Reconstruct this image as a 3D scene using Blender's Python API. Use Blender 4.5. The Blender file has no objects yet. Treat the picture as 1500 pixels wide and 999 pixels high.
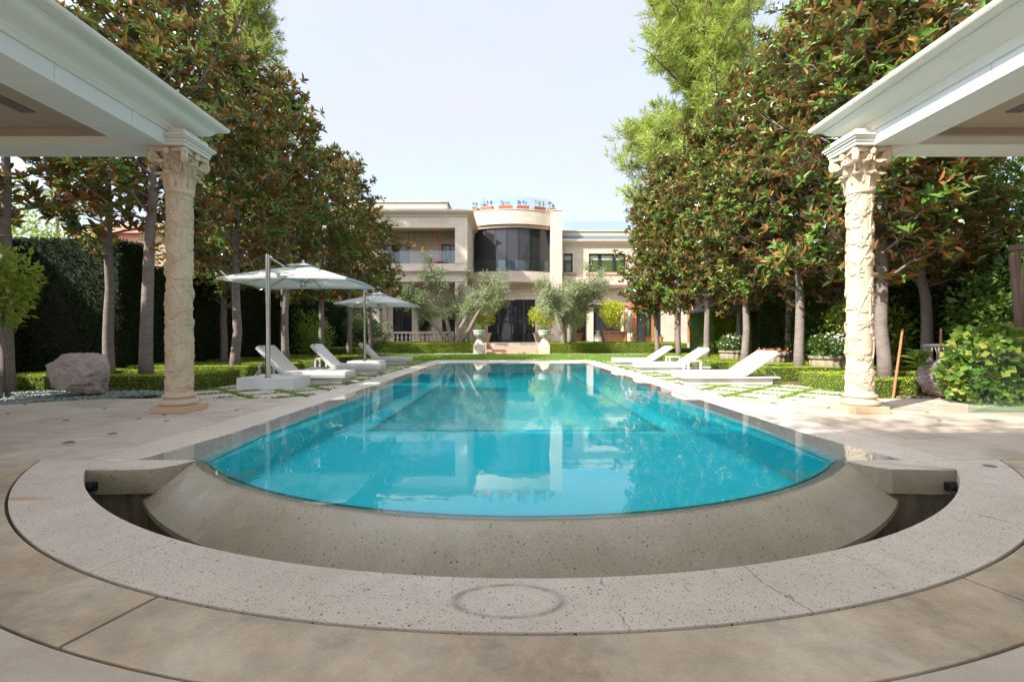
import bpy, math, random
import numpy as np
from mathutils import Vector, Matrix
random.seed(7); rng = np.random.default_rng(7)
R = math.radians
scene = bpy.context.scene
# ------------------------------------------------------------------ camera, world, sun, exposure
CAMH = 1.1
cd = bpy.data.cameras.new('camera'); cam = bpy.data.objects.new('camera', cd); scene.collection.objects.link(cam)
cam.location = (-.08, 0, CAMH); cam.rotation_euler = (R(90), 0, 0)
cd.lens = 16; cd.sensor_width = 36; cd.shift_y = -3.5/1500; cd.shift_x = 1/1500; cd.clip_start = .05; cd.clip_end = 3000
scene.camera = cam
SUN_EL = 40
sun_dir = Vector((.837*math.cos(R(SUN_EL)), .548*math.cos(R(SUN_EL)), -math.sin(R(SUN_EL))))
w = bpy.data.worlds.new('World'); scene.world = w; w.use_nodes = True
nt = w.node_tree; nt.nodes.clear()
def _n(t, **k):
    n = nt.nodes.new(t)
    for a, b in k.items(): setattr(n, a, b)
    return n
wo = _n('ShaderNodeOutputWorld'); bg = _n('ShaderNodeBackground'); bg.inputs[1].default_value = .15
sky = _n('ShaderNodeTexSky', sky_type='NISHITA', sun_disc=False); sky.sun_elevation = R(SUN_EL); sky.sun_rotation = math.atan2(-.837, -.548)
tc = _n('ShaderNodeTexCoord'); sky.dust_density = 2.0; sky.ozone_density = 1.5
mp = _n('ShaderNodeMapping'); mp.inputs['Scale'].default_value = (1.6, 1.2, 4.0)
nz = _n('ShaderNodeTexNoise'); nz.inputs['Scale'].default_value = 1.6; nz.inputs['Detail'].default_value = 6; nz.inputs['Roughness'].default_value = .55
rp = _n('ShaderNodeValToRGB'); rp.color_ramp.elements[0].position = .28; rp.color_ramp.elements[0].color = (.66,)*3+(1,)
rp.color_ramp.elements[1].position = .68; rp.color_ramp.elements[1].color = (.96,)*3+(1,)
mx = _n('ShaderNodeMixRGB')
dt = _n('ShaderNodeVectorMath', operation='DOT_PRODUCT'); dt.inputs[1].default_value = (-sun_dir.x, -sun_dir.y, -sun_dir.z)
m0 = _n('ShaderNodeMath', operation='SUBTRACT'); m0.inputs[1].default_value = .28; m1 = _n('ShaderNodeMath', operation='MAXIMUM'); m1.inputs[1].default_value = 0
m2 = _n('ShaderNodeMath', operation='MULTIPLY_ADD'); m2.inputs[1].default_value = 3.6; m2.inputs[2].default_value = 1
mc = _n('ShaderNodeVectorMath', operation='SCALE'); mc.inputs[0].default_value = (1.62, 1.66, 1.85)
nt.links.new(tc.outputs['Generated'], dt.inputs[0]); nt.links.new(dt.outputs['Value'], m0.inputs[0]); nt.links.new(m0.outputs[0], m1.inputs[0]); nt.links.new(m1.outputs[0], m2.inputs[0]); nt.links.new(m2.outputs[0], mc.inputs['Scale']); nt.links.new(mc.outputs[0], mx.inputs[2])
for a, b in ((tc.outputs['Generated'], mp.inputs[0]), (mp.outputs[0], nz.inputs[0]), (nz.outputs[0], rp.inputs[0]), (rp.outputs[0], mx.inputs[0]),
             (sky.outputs[0], mx.inputs[1]), (mx.outputs[0], bg.inputs[0]), (bg.outputs[0], wo.inputs[0])): nt.links.new(a, b)
sl = bpy.data.lights.new('sun', 'SUN'); sl.energy = 2.55; sl.angle = R(.53); sl.color = (1, .94, .84)
so = bpy.data.objects.new('sun', sl); scene.collection.objects.link(so); so.rotation_euler = sun_dir.to_track_quat('-Z', 'Y').to_euler()
scene.view_settings.view_transform = 'Standard'; scene.view_settings.look = 'None'; scene.view_settings.exposure = 1.85; scene.view_settings.gamma = 1
scene.cycles.max_bounces = 8; scene.cycles.transparent_max_bounces = 16; scene.cycles.diffuse_bounces = 4; scene.cycles.glossy_bounces = 4
scene.cycles.caustics_reflective = False; scene.cycles.caustics_refractive = False; scene.cycles.sample_clamp_indirect = 6
try: scene.cycles.use_denoising = True
except Exception: pass
COL = scene.collection

# ------------------------------------------------------------------ materials
class Mat:
    def __init__(s, name):
        s.m = bpy.data.materials.new(name); s.m.use_nodes = True; s.t = s.m.node_tree; s.t.nodes.clear()
        s.out = s.t.nodes.new('ShaderNodeOutputMaterial')
    def n(s, t, inp=None, **k):
        n = s.t.nodes.new(t)
        for a, b in k.items(): setattr(n, a, b)
        for a, b in (inp or {}).items(): s.set(n.inputs[a], b)
        return n
    def set(s, i, v):
        if hasattr(v, 'is_output') or isinstance(v, bpy.types.NodeSocket): s.t.links.new(v, i)
        elif isinstance(v, (tuple, list)) and len(v) == 3 and i.type == 'RGBA': i.default_value = (*v, 1)
        else: i.default_value = v
    def obj(s): return s.n('ShaderNodeTexCoord').outputs['Object']
    def noise(s, scale, detail=4, rough=.55, vec=None, stretch=None, dist=0):
        v = vec or s.obj()
        if stretch: v = s.n('ShaderNodeMapping', {0: v, 'Scale': stretch}).outputs[0]
        return s.n('ShaderNodeTexNoise', {'Vector': v, 'Scale': scale, 'Detail': detail, 'Roughness': rough, 'Distortion': dist}).outputs[0]
    def vor(s, scale, feature='F1', vec=None, rnd=1):
        n = s.n('ShaderNodeTexVoronoi', {'Vector': vec or s.obj(), 'Scale': scale, 'Randomness': rnd}, feature=feature); return n
    def ramp(s, fac, stops, interp='LINEAR'):
        n = s.n('ShaderNodeValToRGB', {0: fac}); cr = n.color_ramp; cr.interpolation = interp
        while len(cr.elements) < len(stops): cr.elements.new(.5)
        for e, (p, c) in zip(cr.elements, stops):
            e.position = p; e.color = (*c, 1) if isinstance(c, tuple) else (c, c, c, 1)
        return n.outputs[0]
    def mix(s, f, a, b, mode='MIX'):
        return s.n('ShaderNodeMixRGB', {0: f, 1: a, 2: b}, blend_type=mode).outputs[0]
    def math(s, op, a, b=0, c=0):
        return s.n('ShaderNodeMath', {0: a, 1: b, 2: c}, operation=op).outputs[0]
    def bump(s, h, strength=.3, dist=.02):
        return s.n('ShaderNodeBump', {'Height': h, 'Strength': strength, 'Distance': dist}).outputs[0]
    def pbr(s, col, rough=.6, normal=None, metal=0, spec=.5, **kw):
        d = {'Base Color': col, 'Roughness': rough, 'Metallic': metal, 'Specular IOR Level': spec}
        if normal is not None: d['Normal'] = normal
        d.update(kw)
        n = s.n('ShaderNodeBsdfPrincipled', d); s.t.links.new(n.outputs[0], s.out.inputs[0]); return n
    def end(s, sh): s.t.links.new(sh, s.out.inputs[0])
def simple(name, col, rough=.6, metal=0, var=.12, scale=6, bump=.1, spec=.5):
    m = Mat(name); f = m.noise(scale, 5)
    c = m.mix(f, tuple(x*(1-var) for x in col), tuple(min(1, x*(1+var)) for x in col))
    m.pbr(c, rough, m.bump(m.noise(scale*6, 4), bump, .01), metal, spec); return m.m
def sxyz(m): return m.n('ShaderNodeSeparateXYZ', {0: m.obj()}).outputs

def terrazzo(name, base, dark, wet=False):
    m = Mat(name); o = m.obj()
    big = m.noise(1.1, 6, .6); mid = m.noise(6, 6, .65, dist=.4); fine = m.noise(120, 3)
    c = m.mix(m.ramp(big, [(.3, 0), (.7, 1)]), base, dark)
    c = m.mix(m.math('MULTIPLY', m.ramp(mid, [(.35, 0), (.8, 1)]), .45), c, tuple(x*.72 for x in dark))
    c = m.mix(.25, c, m.ramp(fine, [(.3, .25), (.7, .8)]), 'OVERLAY')
    spk = None
    for sc, thr, cols in ((60, .34, ((.10, .075, .055), (.36, .22, .12), (.30, .30, .28))), (120, .36, ((.2, .15, .1), (.45, .33, .22), (.12, .12, .12)))):
        v = m.vor(sc, vec=m.mix(.012, o, m.n('ShaderNodeTexNoise', {'Vector': o, 'Scale': 60.}).outputs[1], 'ADD'))
        rnd = m.n('ShaderNodeSeparateColor', {0: v.outputs['Color']}).outputs
        thrn = m.math('MULTIPLY', m.math('POWER', rnd[0], 1.6), thr*1.25)
        msk = m.math('LESS_THAN', v.outputs['Distance'], thrn)
        msk = m.math('MULTIPLY', msk, m.math('GREATER_THAN', rnd[2], .45))
        pc = m.ramp(rnd[1], [(0, cols[0]), (.4, cols[1]), (.8, cols[2])], 'CONSTANT')
        c = m.mix(m.math('MULTIPLY', msk, .9), c, pc)
    return m, c, mid, fine
def coping_mat():
    m, c, mid, fine = terrazzo('terrazzo coping', (.70, .62, .52), (.58, .50, .41))
    x, y, z = sxyz(m)
    # old ring shaped stain on the lid and rust mark
    wob = m.math('MULTIPLY', m.math('SUBTRACT', m.noise(7, 3), .5), .08)
    dx = m.math('DIVIDE', m.math('SUBTRACT', x, -.09), .225); dy = m.math('DIVIDE', m.math('SUBTRACT', y, 1.915), .118)
    d = m.math('ADD', m.math('SQRT', m.math('ADD', m.math('MULTIPLY', dx, dx), m.math('MULTIPLY', dy, dy))), wob)
    ring = m.math('SUBTRACT', 1, m.math('MINIMUM', m.math('MULTIPLY', m.math('ABSOLUTE', m.math('SUBTRACT', d, 1)), 7), 1))
    ring = m.math('MULTIPLY', ring, m.ramp(m.noise(9, 4), [(.35, .25), (.6, .75)]))
    c = m.mix(ring, c, (.16, .135, .11))
    dx = m.math('DIVIDE', m.math('ADD', x, 3.42), .25); dy = m.math('DIVIDE', m.math('SUBTRACT', y, 3.13), .05)
    d = m.math('ADD', m.math('MULTIPLY', dx, dx), m.math('MULTIPLY', dy, dy))
    c = m.mix(m.math('MULTIPLY', m.math('SUBTRACT', 1, m.math('MINIMUM', d, 1)), .6), c, (.42, .22, .08))
    # hairline cracks
    an = m.math('ADD', m.math('ARCTAN2', x, m.math('SUBTRACT', 6.82, y)), m.math('MULTIPLY', m.math('SUBTRACT', m.noise(6, 8, .6), .5), .035))
    brk = m.ramp(m.noise(5, 4), [(.38, 0), (.5, .8)])
    for a0, w0 in ((.07, .0006), (.223, .0009), (.343, .0006), (-.42, .0006), (.62, .0006)):
        c = m.mix(m.math('MULTIPLY', m.math('LESS_THAN', m.math('ABSOLUTE', m.math('SUBTRACT', an, a0)), w0), brk), c, (.22, .17, .13))
    m.pbr(c, .62, m.bump(m.math('ADD', mid, m.math('MULTIPLY', fine, .6)), .25, .004)); return m.m
M = {}
M['coping'] = coping_mat()
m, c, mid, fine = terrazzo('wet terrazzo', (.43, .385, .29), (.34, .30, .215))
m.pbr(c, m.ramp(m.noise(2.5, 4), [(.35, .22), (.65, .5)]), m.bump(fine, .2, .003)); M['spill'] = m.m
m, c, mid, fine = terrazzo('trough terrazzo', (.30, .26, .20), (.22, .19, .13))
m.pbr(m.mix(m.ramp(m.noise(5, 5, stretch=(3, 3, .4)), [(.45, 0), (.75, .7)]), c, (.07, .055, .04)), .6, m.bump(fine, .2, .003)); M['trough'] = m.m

def concrete(name, a, b, stain, samt, scale=.7, stretch=(1, 2.2, 1)):
    m = Mat(name)
    n1 = m.noise(scale, 12, .70, stretch=stretch, dist=.25); n2 = m.noise(scale*3.5, 12, .74, stretch=stretch, dist=.1); n3 = m.noise(90, 6, .7)
    c = m.mix(m.ramp(n1, [(.38, 0), (.60, 1)]), a, b)
    c = m.mix(m.math('MULTIPLY', m.ramp(n2, [(.42, 0), (.7, 1)]), samt), c, stain)
    c = m.mix(m.math('MULTIPLY', m.ramp(m.noise(scale*1.1, 12, .68), [(.50, 0), (.61, 1)]), samt*.9), c, tuple(x*.72 for x in stain))
    c = m.mix(.18, c, m.ramp(n3, [(.3, .3), (.7, .75)]), 'OVERLAY')
    m.pbr(c, m.ramp(n1, [(.3, .5), (.7, .68)]), m.bump(m.math('ADD', n2, m.math('MULTIPLY', n3, .25)), .2, .006)); return m.m
M['deck'] = concrete('deck concrete', (.64, .56, .465), (.54, .46, .37), (.38, .31, .23), .6)
M['band'] = concrete('brown concrete band', (.64, .54, .405), (.45, .335, .21), (.20, .18, .155), .55, 1.0, (1, 1, 1))
M['paver'] = concrete('paver stone', (.62, .56, .48), (.54, .48, .40), (.42, .36, .28), .35)
M['joint'] = simple('joint filler', (.06, .05, .04), .9)
M['soil'] = simple('soil mulch', (.14, .09, .06), .95, scale=3, var=.4, bump=.6)
M['stone_path'] = simple('path stone', (.55, .50, .43), .7)

def house_stone(name, a, b, bs=1.0):
    m = Mat(name); o = m.obj()
    geo = m.n('ShaderNodeNewGeometry').outputs['Normal']; nx = m.n('ShaderNodeSeparateXYZ', {0: geo}).outputs
    x, y, z = sxyz(m)
    isx = m.math('GREATER_THAN', m.math('ABSOLUTE', nx[0]), .8)
    u = m.n('ShaderNodeMix', {0: isx, 2: x, 3: y}, data_type='FLOAT').outputs[0]
    v = m.n('ShaderNodeCombineXYZ', {0: u, 1: z, 2: 0.}).outputs[0]
    br = m.n('ShaderNodeTexBrick', {'Vector': v, 'Color1': (*a, 1), 'Color2': (*b, 1), 'Mortar': (*[k*.68 for k in b], 1), 'Scale': 1., 'Mortar Size': .008, 'Mortar Smooth': .3,
                                   'Bias': 0., 'Brick Width': 1.15*bs, 'Row Height': .52*bs})
    c = m.mix(m.math('MULTIPLY', m.noise(.8, 6, .6), .35), br.outputs[0], tuple(k*.8 for k in b))
    c = m.mix(m.math('MULTIPLY', m.ramp(m.noise(1.2, 6, .6, stretch=(2.5, 2.5, .25)), [(.5, 0), (.75, 1)]), .25), c, tuple(k*.6 for k in b))
    m.pbr(c, .75, m.bump(m.math('ADD', m.noise(20, 4), m.math('MULTIPLY', br.outputs[1], -2)), .25, .01)); return m.m
M['house'] = house_stone('facade limestone', (.68, .59, .49), (.58, .49, .395))
M['trim'] = simple('moulded limestone', (.62, .525, .43), .7, scale=2)
M['sill'] = simple('rosy limestone sill', (.50, .34, .25), .7)
M['beige'] = simple('beige plaster', (.42, .33, .23), .8)
M['slate'] = simple('grey slate', (.13, .14, .15), .6, scale=4, var=.35, bump=.5)
M['frame'] = simple('dark bronze frame', (.035, .030, .030), .4)
M['dark'] = simple('dark interior', (.02, .018, .016), .8)
def glasspane(name, tint=(.02, .022, .025), rough=.03):
    m = Mat(name)
    m.pbr(m.mix(m.noise(.5, 3), tint, tuple(k*1.6 for k in tint)), rough, m.bump(m.noise(.7, 2), .05, .02), 0, .6, IOR=1.5); return m.m
M['pane'] = glasspane('reflective glazing'); M['greenpane'] = glasspane('green tinted glazing', (.06, .09, .035))
def clear_glass(name, tint, refl=1.45):
    m = Mat(name)
    fr = m.math('POWER', m.n('ShaderNodeLayerWeight', {0: .5}).outputs[1], 4.5)
    a = m.n('ShaderNodeBsdfTransparent', {'Color': (*tint, 1)}).outputs[0]; b = m.n('ShaderNodeBsdfGlossy', {'Roughness': .01}).outputs[0]
    m.end(m.n('ShaderNodeMixShader', {0: m.math('MINIMUM', m.math('ADD', fr, .04), 1), 1: a, 2: b}).outputs[0]); return m.m
M['rail'] = clear_glass('railing glass', (.92, .975, .98)); M['clear'] = clear_glass('clear green glass', (.80, .90, .84))
M['white'] = simple('white painted stone', (.66, .68, .66), .5, scale=3, var=.05, bump=.04)
m = Mat('painted cornice'); x, y, z = sxyz(m)
c = m.mix(m.ramp(m.noise(2, 6, .6, stretch=(.4, .4, 4)), [(.4, 0), (.8, .55)]), (.66, .64, .565), (.52, .51, .44))
m.pbr(c, .5, m.bump(m.noise(9, 4), .05, .01)); M['cornice'] = m.m
M['ceiling'] = simple('taupe ceiling plaster', (.34, .28, .22), .8, scale=1.2, var=.06, bump=.05)
M['grille'] = simple('grey grille', (.16, .15, .14), .5)
def carved():
    m = Mat('carved limestone'); geo = m.n('ShaderNodeNewGeometry')
    n1 = m.noise(3, 6, .6); n2 = m.noise(60, 4, .6)
    c = m.mix(m.ramp(n1, [(.3, 0), (.7, 1)]), (.62, .51, .37), (.52, .41, .285))
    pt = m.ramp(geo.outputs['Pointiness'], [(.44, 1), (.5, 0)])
    c = m.mix(m.math('MULTIPLY', pt, .45), c, (.34, .25, .16))   # darker in the hollows of the carving
    m.pbr(c, .8, m.bump(m.math('ADD', n1, n2), .35, .006)); return m.m
M['carved'] = carved()
M['plinth'] = simple('buff plinth stone', (.56, .40, .26), .7, scale=5, var=.12)
def bark(name, a, b, sc=8, stretch=(3, 3, 1)):
    m = Mat(name); n1 = m.noise(sc, 6, .65, stretch=stretch); n2 = m.noise(1.5, 3)
    c = m.mix(m.ramp(n1, [(.35, 0), (.65, 1)]), a, b); c = m.mix(m.math('MULTIPLY', n2, .4), c, tuple(k*.75 for k in b))
    m.pbr(c, .85, m.bump(n1, .5, .015)); return m.m
M['bark'] = bark('magnolia bark', (.27, .23, .20), (.17, .14, .12), 5, (1.2, 1.2, 3)); M['pinebark'] = bark('pine bark', (.20, .13, .09), (.09, .06, .045), 6)
M['olivebark'] = bark('olive bark', (.34, .29, .24), (.18, .15, .12), 6); M['palmbark'] = bark('palm bark', (.25, .20, .16), (.14, .11, .09), 6, (1, 1, 6))
def leafmat(name, top, top2, under=None, rough=.35, trans=.25, tcol=None, third=None, tp=.12, spec=.5, umix=1, under2=None):
    m = Mat(name); g = m.n('ShaderNodeNewGeometry'); rnd = g.outputs['Random Per Island']
    c = m.mix(rnd, top, top2)
    if third: c = m.mix(m.math('LESS_THAN', m.math('FRACT', m.math('MULTIPLY', rnd, 37.7)), tp), c, third)
    c = m.mix(m.ramp(m.noise(.9, 3), [(.35, .0), (.7, .45)]), c, tuple(k*1.5 for k in top2))
    if under:
        u = m.mix(m.math('FRACT', m.math('MULTIPLY', rnd, 13.3)), under, tuple(k*.55 for k in under))
        if under2: u = m.mix(m.math('GREATER_THAN', m.math('FRACT', m.math('MULTIPLY', rnd, 51.1)), umix), u, under2)
        c = m.mix(g.outputs['Backfacing'], c, u)
    p = m.n('ShaderNodeBsdfPrincipled', {'Base Color': c, 'Roughness': rough, 'Specular IOR Level': spec})
    t = m.n('ShaderNodeBsdfTranslucent', {'Color': m.mix(.5, c, tcol or tuple(min(1, k*2.4) for k in top2))})
    m.end(m.n('ShaderNodeMixShader', {0: trans, 1: p.outputs[0], 2: t.outputs[0]}).outputs[0]); return m.m
M['maglea'] = leafmat('magnolia leaf', (.042, .11, .026), (.14, .25, .04), (.38, .16, .055), .24, .21, tcol=(.16, .22, .03), third=(.38, .15, .045), tp=.17, umix=.56, under2=(.14, .17, .05))
M['needle'] = leafmat('pine needle', (.12, .21, .04), (.31, .37, .065), None, .5, .3, third=(.30, .24, .08), tp=.08)
M['box'] = leafmat('box hedge leaf', (.15, .24, .02), (.36, .42, .035), None, .4, .3)
M['yew'] = leafmat('tall hedge leaf', (.016, .036, .010), (.036, .062, .016), None, .8, .1, spec=.15)
M['shrub'] = leafmat('broad shrub leaf', (.03, .07, .015), (.10, .17, .025), None, .35, .25)
M['bright'] = leafmat('bright shrub leaf', (.10, .19, .025), (.26, .34, .04), None, .4, .35, third=(.38, .34, .05), tp=.1)
M['citrus'] = leafmat('citrus leaf', (.17, .26, .02), (.40, .42, .04), None, .35, .35, third=(.5, .38, .04), tp=.12)
M['olive'] = leafmat('olive leaf', (.15, .20, .08), (.28, .33, .14), (.29, .32, .20), .6, .12)
M['palm'] = leafmat('palm frond', (.08, .13, .06), (.17, .24, .12), None, .4, .25)
M['vine'] = leafmat('vine leaf', (.05, .12, .02), (.15, .25, .035), None, .4, .35, third=(.42, .38, .08), tp=.2)
M['grass'] = leafmat('grass blade', (.09, .19, .02), (.22, .34, .04), None, .5, .3, third=(.26, .24, .07), tp=.1)
M['lawn'] = simple('lawn turf', (.09, .18, .02), .9, scale=8, var=.35, bump=.5)
M['turf'] = simple('joint turf', (.09, .13, .03), .9, scale=8, var=.35, bump=.5)
M['flower'] = simple('white petal', (.75, .75, .68), .6)
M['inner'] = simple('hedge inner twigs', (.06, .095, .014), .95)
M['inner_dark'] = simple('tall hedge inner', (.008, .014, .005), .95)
M['cushion'] = simple('white cushion fabric', (.66, .64, .60), .85, scale=12, var=.04, bump=.08)
M['lbase'] = simple('pale grey lounger base', (.56, .56, .54), .5)
M['canopy'] = leafmat('canopy canvas', (.54, .55, .52), (.54, .55, .52), None, .8, .25, tcol=(.62, .74, .68))
M['steel'] = simple('brushed steel', (.46, .44, .40), .25, 1, .06, 3)
M['terracotta'] = simple('terracotta', (.42, .16, .08), .8, scale=5, var=.2)
M['wood'] = simple('planter wood', (.22, .10, .05), .6, scale=5, var=.3)
M['pergola'] = simple('red cedar', (.40, .16, .06), .6, scale=5, var=.25)
M['tan'] = simple('tan planter stone', (.44, .31, .21), .7)
M['glazed'] = simple('pale glazed stone', (.52, .53, .49), .5, scale=6, var=.15)
M['bowl'] = simple('weathered bowl stone', (.33, .28, .20), .8, scale=5, var=.3, bump=.4)
M['pink'] = simple('pink wall paint', (.58, .30, .24), .8); M['rooftile'] = simple('clay roof tile', (.40, .17, .11), .8)
M['rattan'] = simple('grey rattan', (.34, .33, .30), .7); M['redcloth'] = simple('red cloth', (.50, .05, .06), .7); M['yellow'] = simple('yellow shade', (.72, .42, .04), .7)
M['brownmetal'] = simple('brown metal', (.15, .09, .07), .4); M['khaki'] = simple('khaki cloth', (.30, .24, .15), .9, bump=.3); M['bamboo'] = simple('stake wood', (.38, .18, .09), .7)
M['black'] = simple('black plastic', (.012, .012, .012), .5); M['cloth'] = simple('off white cloth', (.60, .56, .48), .85)
def rockmat(nm='pink quartz rock', ca=(.50, .43, .40), cb=(.32, .265, .255)):
    m = Mat(nm); n1 = m.noise(2.2, 8, .7, dist=.8); n2 = m.noise(9, 6, .7)
    c = m.mix(m.ramp(n1, [(.35, 0), (.65, 1)]), ca, cb); c = m.mix(m.ramp(n2, [(.5, 0), (.66, .75)]), c, (.50, .40, .34))
    v = m.math('ABSOLUTE', m.math('SUBTRACT', m.noise(1.3, 3, dist=1.4), .5)); c = m.mix(m.ramp(v, [(.003, .55), (.012, 0)]), c, (.52, .47, .42))
    m.pbr(c, .8, m.bump(m.math('ADD', n1, n2), .8, .05)); return m.m
M['rock'] = rockmat()
m = Mat('slate green pebble'); rn = m.n('ShaderNodeNewGeometry').outputs['Random Per Island']
m.pbr(m.ramp(rn, [(0, (.11, .15, .13)), (.4, (.20, .26, .22)), (.75, (.30, .35, .31)), (1, (.15, .17, .17))]), .55); M['pebble'] = m.m
m = Mat('brown gravel'); rn = m.n('ShaderNodeNewGeometry').outputs['Random Per Island']
m.pbr(m.ramp(rn, [(0, (.16, .10, .07)), (.5, (.30, .20, .15)), (.8, (.40, .33, .28)), (1, (.2, .2, .2))]), .7); M['gravel'] = m.m
# pool plaster and mosaic
m = Mat('pool plaster'); n = m.noise(1.2, 5)
m.pbr(m.mix(n, (.02, .68, .76), (.04, .76, .83)), .6, m.bump(m.noise(4, 4), .1, .01)); M['plaster'] = m.m
def mosaic():
    m = Mat('pool mosaic'); o = m.obj(); x, y, z = sxyz(m)
    wob = m.n('ShaderNodeTexNoise', {'Vector': o, 'Scale': .8, 'Detail': 3.}).outputs[1]
    v = m.mix(.9, o, wob, 'ADD')
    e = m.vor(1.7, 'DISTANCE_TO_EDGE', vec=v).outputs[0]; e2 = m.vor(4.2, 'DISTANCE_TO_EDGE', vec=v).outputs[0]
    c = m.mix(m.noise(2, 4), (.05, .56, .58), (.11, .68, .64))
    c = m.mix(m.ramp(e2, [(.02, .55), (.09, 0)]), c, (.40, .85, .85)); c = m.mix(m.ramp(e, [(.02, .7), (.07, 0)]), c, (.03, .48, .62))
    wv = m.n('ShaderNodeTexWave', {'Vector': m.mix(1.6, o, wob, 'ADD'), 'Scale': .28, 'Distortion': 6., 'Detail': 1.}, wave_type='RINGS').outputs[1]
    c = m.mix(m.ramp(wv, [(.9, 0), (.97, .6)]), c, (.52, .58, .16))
    ch = m.vor(26, vec=o, rnd=.2).outputs['Color']; c = m.mix(.12, c, ch)
    m.pbr(c, .4); return m.m
M['mosaic'] = mosaic()
m = Mat('tile trim'); v = m.vor(22, rnd=.3); m.pbr(m.ramp(m.n('ShaderNodeSeparateColor', {0: v.outputs['Color']}).outputs[0], [(0, (.01, .10, .25)), (.4, (.02, .22, .30)), (.75, (.25, .30, .05))], 'CONSTANT'), .4); M['tiletrim'] = m.m
def water(name='pool water', body=0):
    m = Mat(name)
    h = m.math('ADD', m.noise(2.2, 3, .5, stretch=(1, .8, 1)), m.math('MULTIPLY', m.noise(9, 2, .5), .12))
    nb = m.bump(h, .035, .05)
    fr = m.n('ShaderNodeFresnel', {'IOR': 1.38, 'Normal': nb}).outputs[0]
    a = m.n('ShaderNodeBsdfTransparent', {'Color': (.93, .995, 1, 1)}).outputs[0]; b = m.n('ShaderNodeBsdfGlossy', {'Roughness': .0, 'Normal': nb, 'Color': (1, 1, 1, 1)}).outputs[0]
    if body: a = m.n('ShaderNodeMixShader', {0: body, 1: a, 2: m.n('ShaderNodeBsdfDiffuse', {'Color': (.02, .74, .82, 1)}).outputs[0]}).outputs[0]   # scattering in the water body
    m.end(m.n('ShaderNodeMixShader', {0: fr, 1: a, 2: b}).outputs[0]); return m.m
M['water'] = water(); M['deepwater'] = water('pool water body', .24)

# ------------------------------------------------------------------ mesh helpers
def link(name, V, F, mats, parent=None, smooth=False, midx=None, loc=None):
    """V (n,3); F list of arrays (m,k); one mesh object."""
    me = bpy.data.meshes.new(name); V = np.asarray(V, np.float32).reshape(-1, 3)
    F = [np.asarray(f, np.int32) for f in F if len(f)]
    me.vertices.add(len(V)); me.vertices.foreach_set('co', V.ravel())
    tot = np.concatenate([np.full(len(f), f.shape[1], np.int32) for f in F]); lv = np.concatenate([f.ravel() for f in F])
    st = np.concatenate([[0], np.cumsum(tot)[:-1]]).astype(np.int32)
    me.loops.add(len(lv)); me.loops.foreach_set('vertex_index', lv)
    me.polygons.add(len(tot)); me.polygons.foreach_set('loop_start', st); me.polygons.foreach_set('loop_total', tot)
    if not isinstance(mats, (list, tuple)): mats = [mats]
    for k in mats: me.materials.append(k)
    if midx is not None: me.polygons.foreach_set('material_index', np.asarray(midx, np.int32))
    me.polygons.foreach_set('use_smooth', np.full(len(tot), bool(smooth)))
    me.update(calc_edges=True)
    o = bpy.data.objects.new(name, me); COL.objects.link(o)
    if parent: o.parent = parent
    if loc is not None: o.location = loc
    return o
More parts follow.
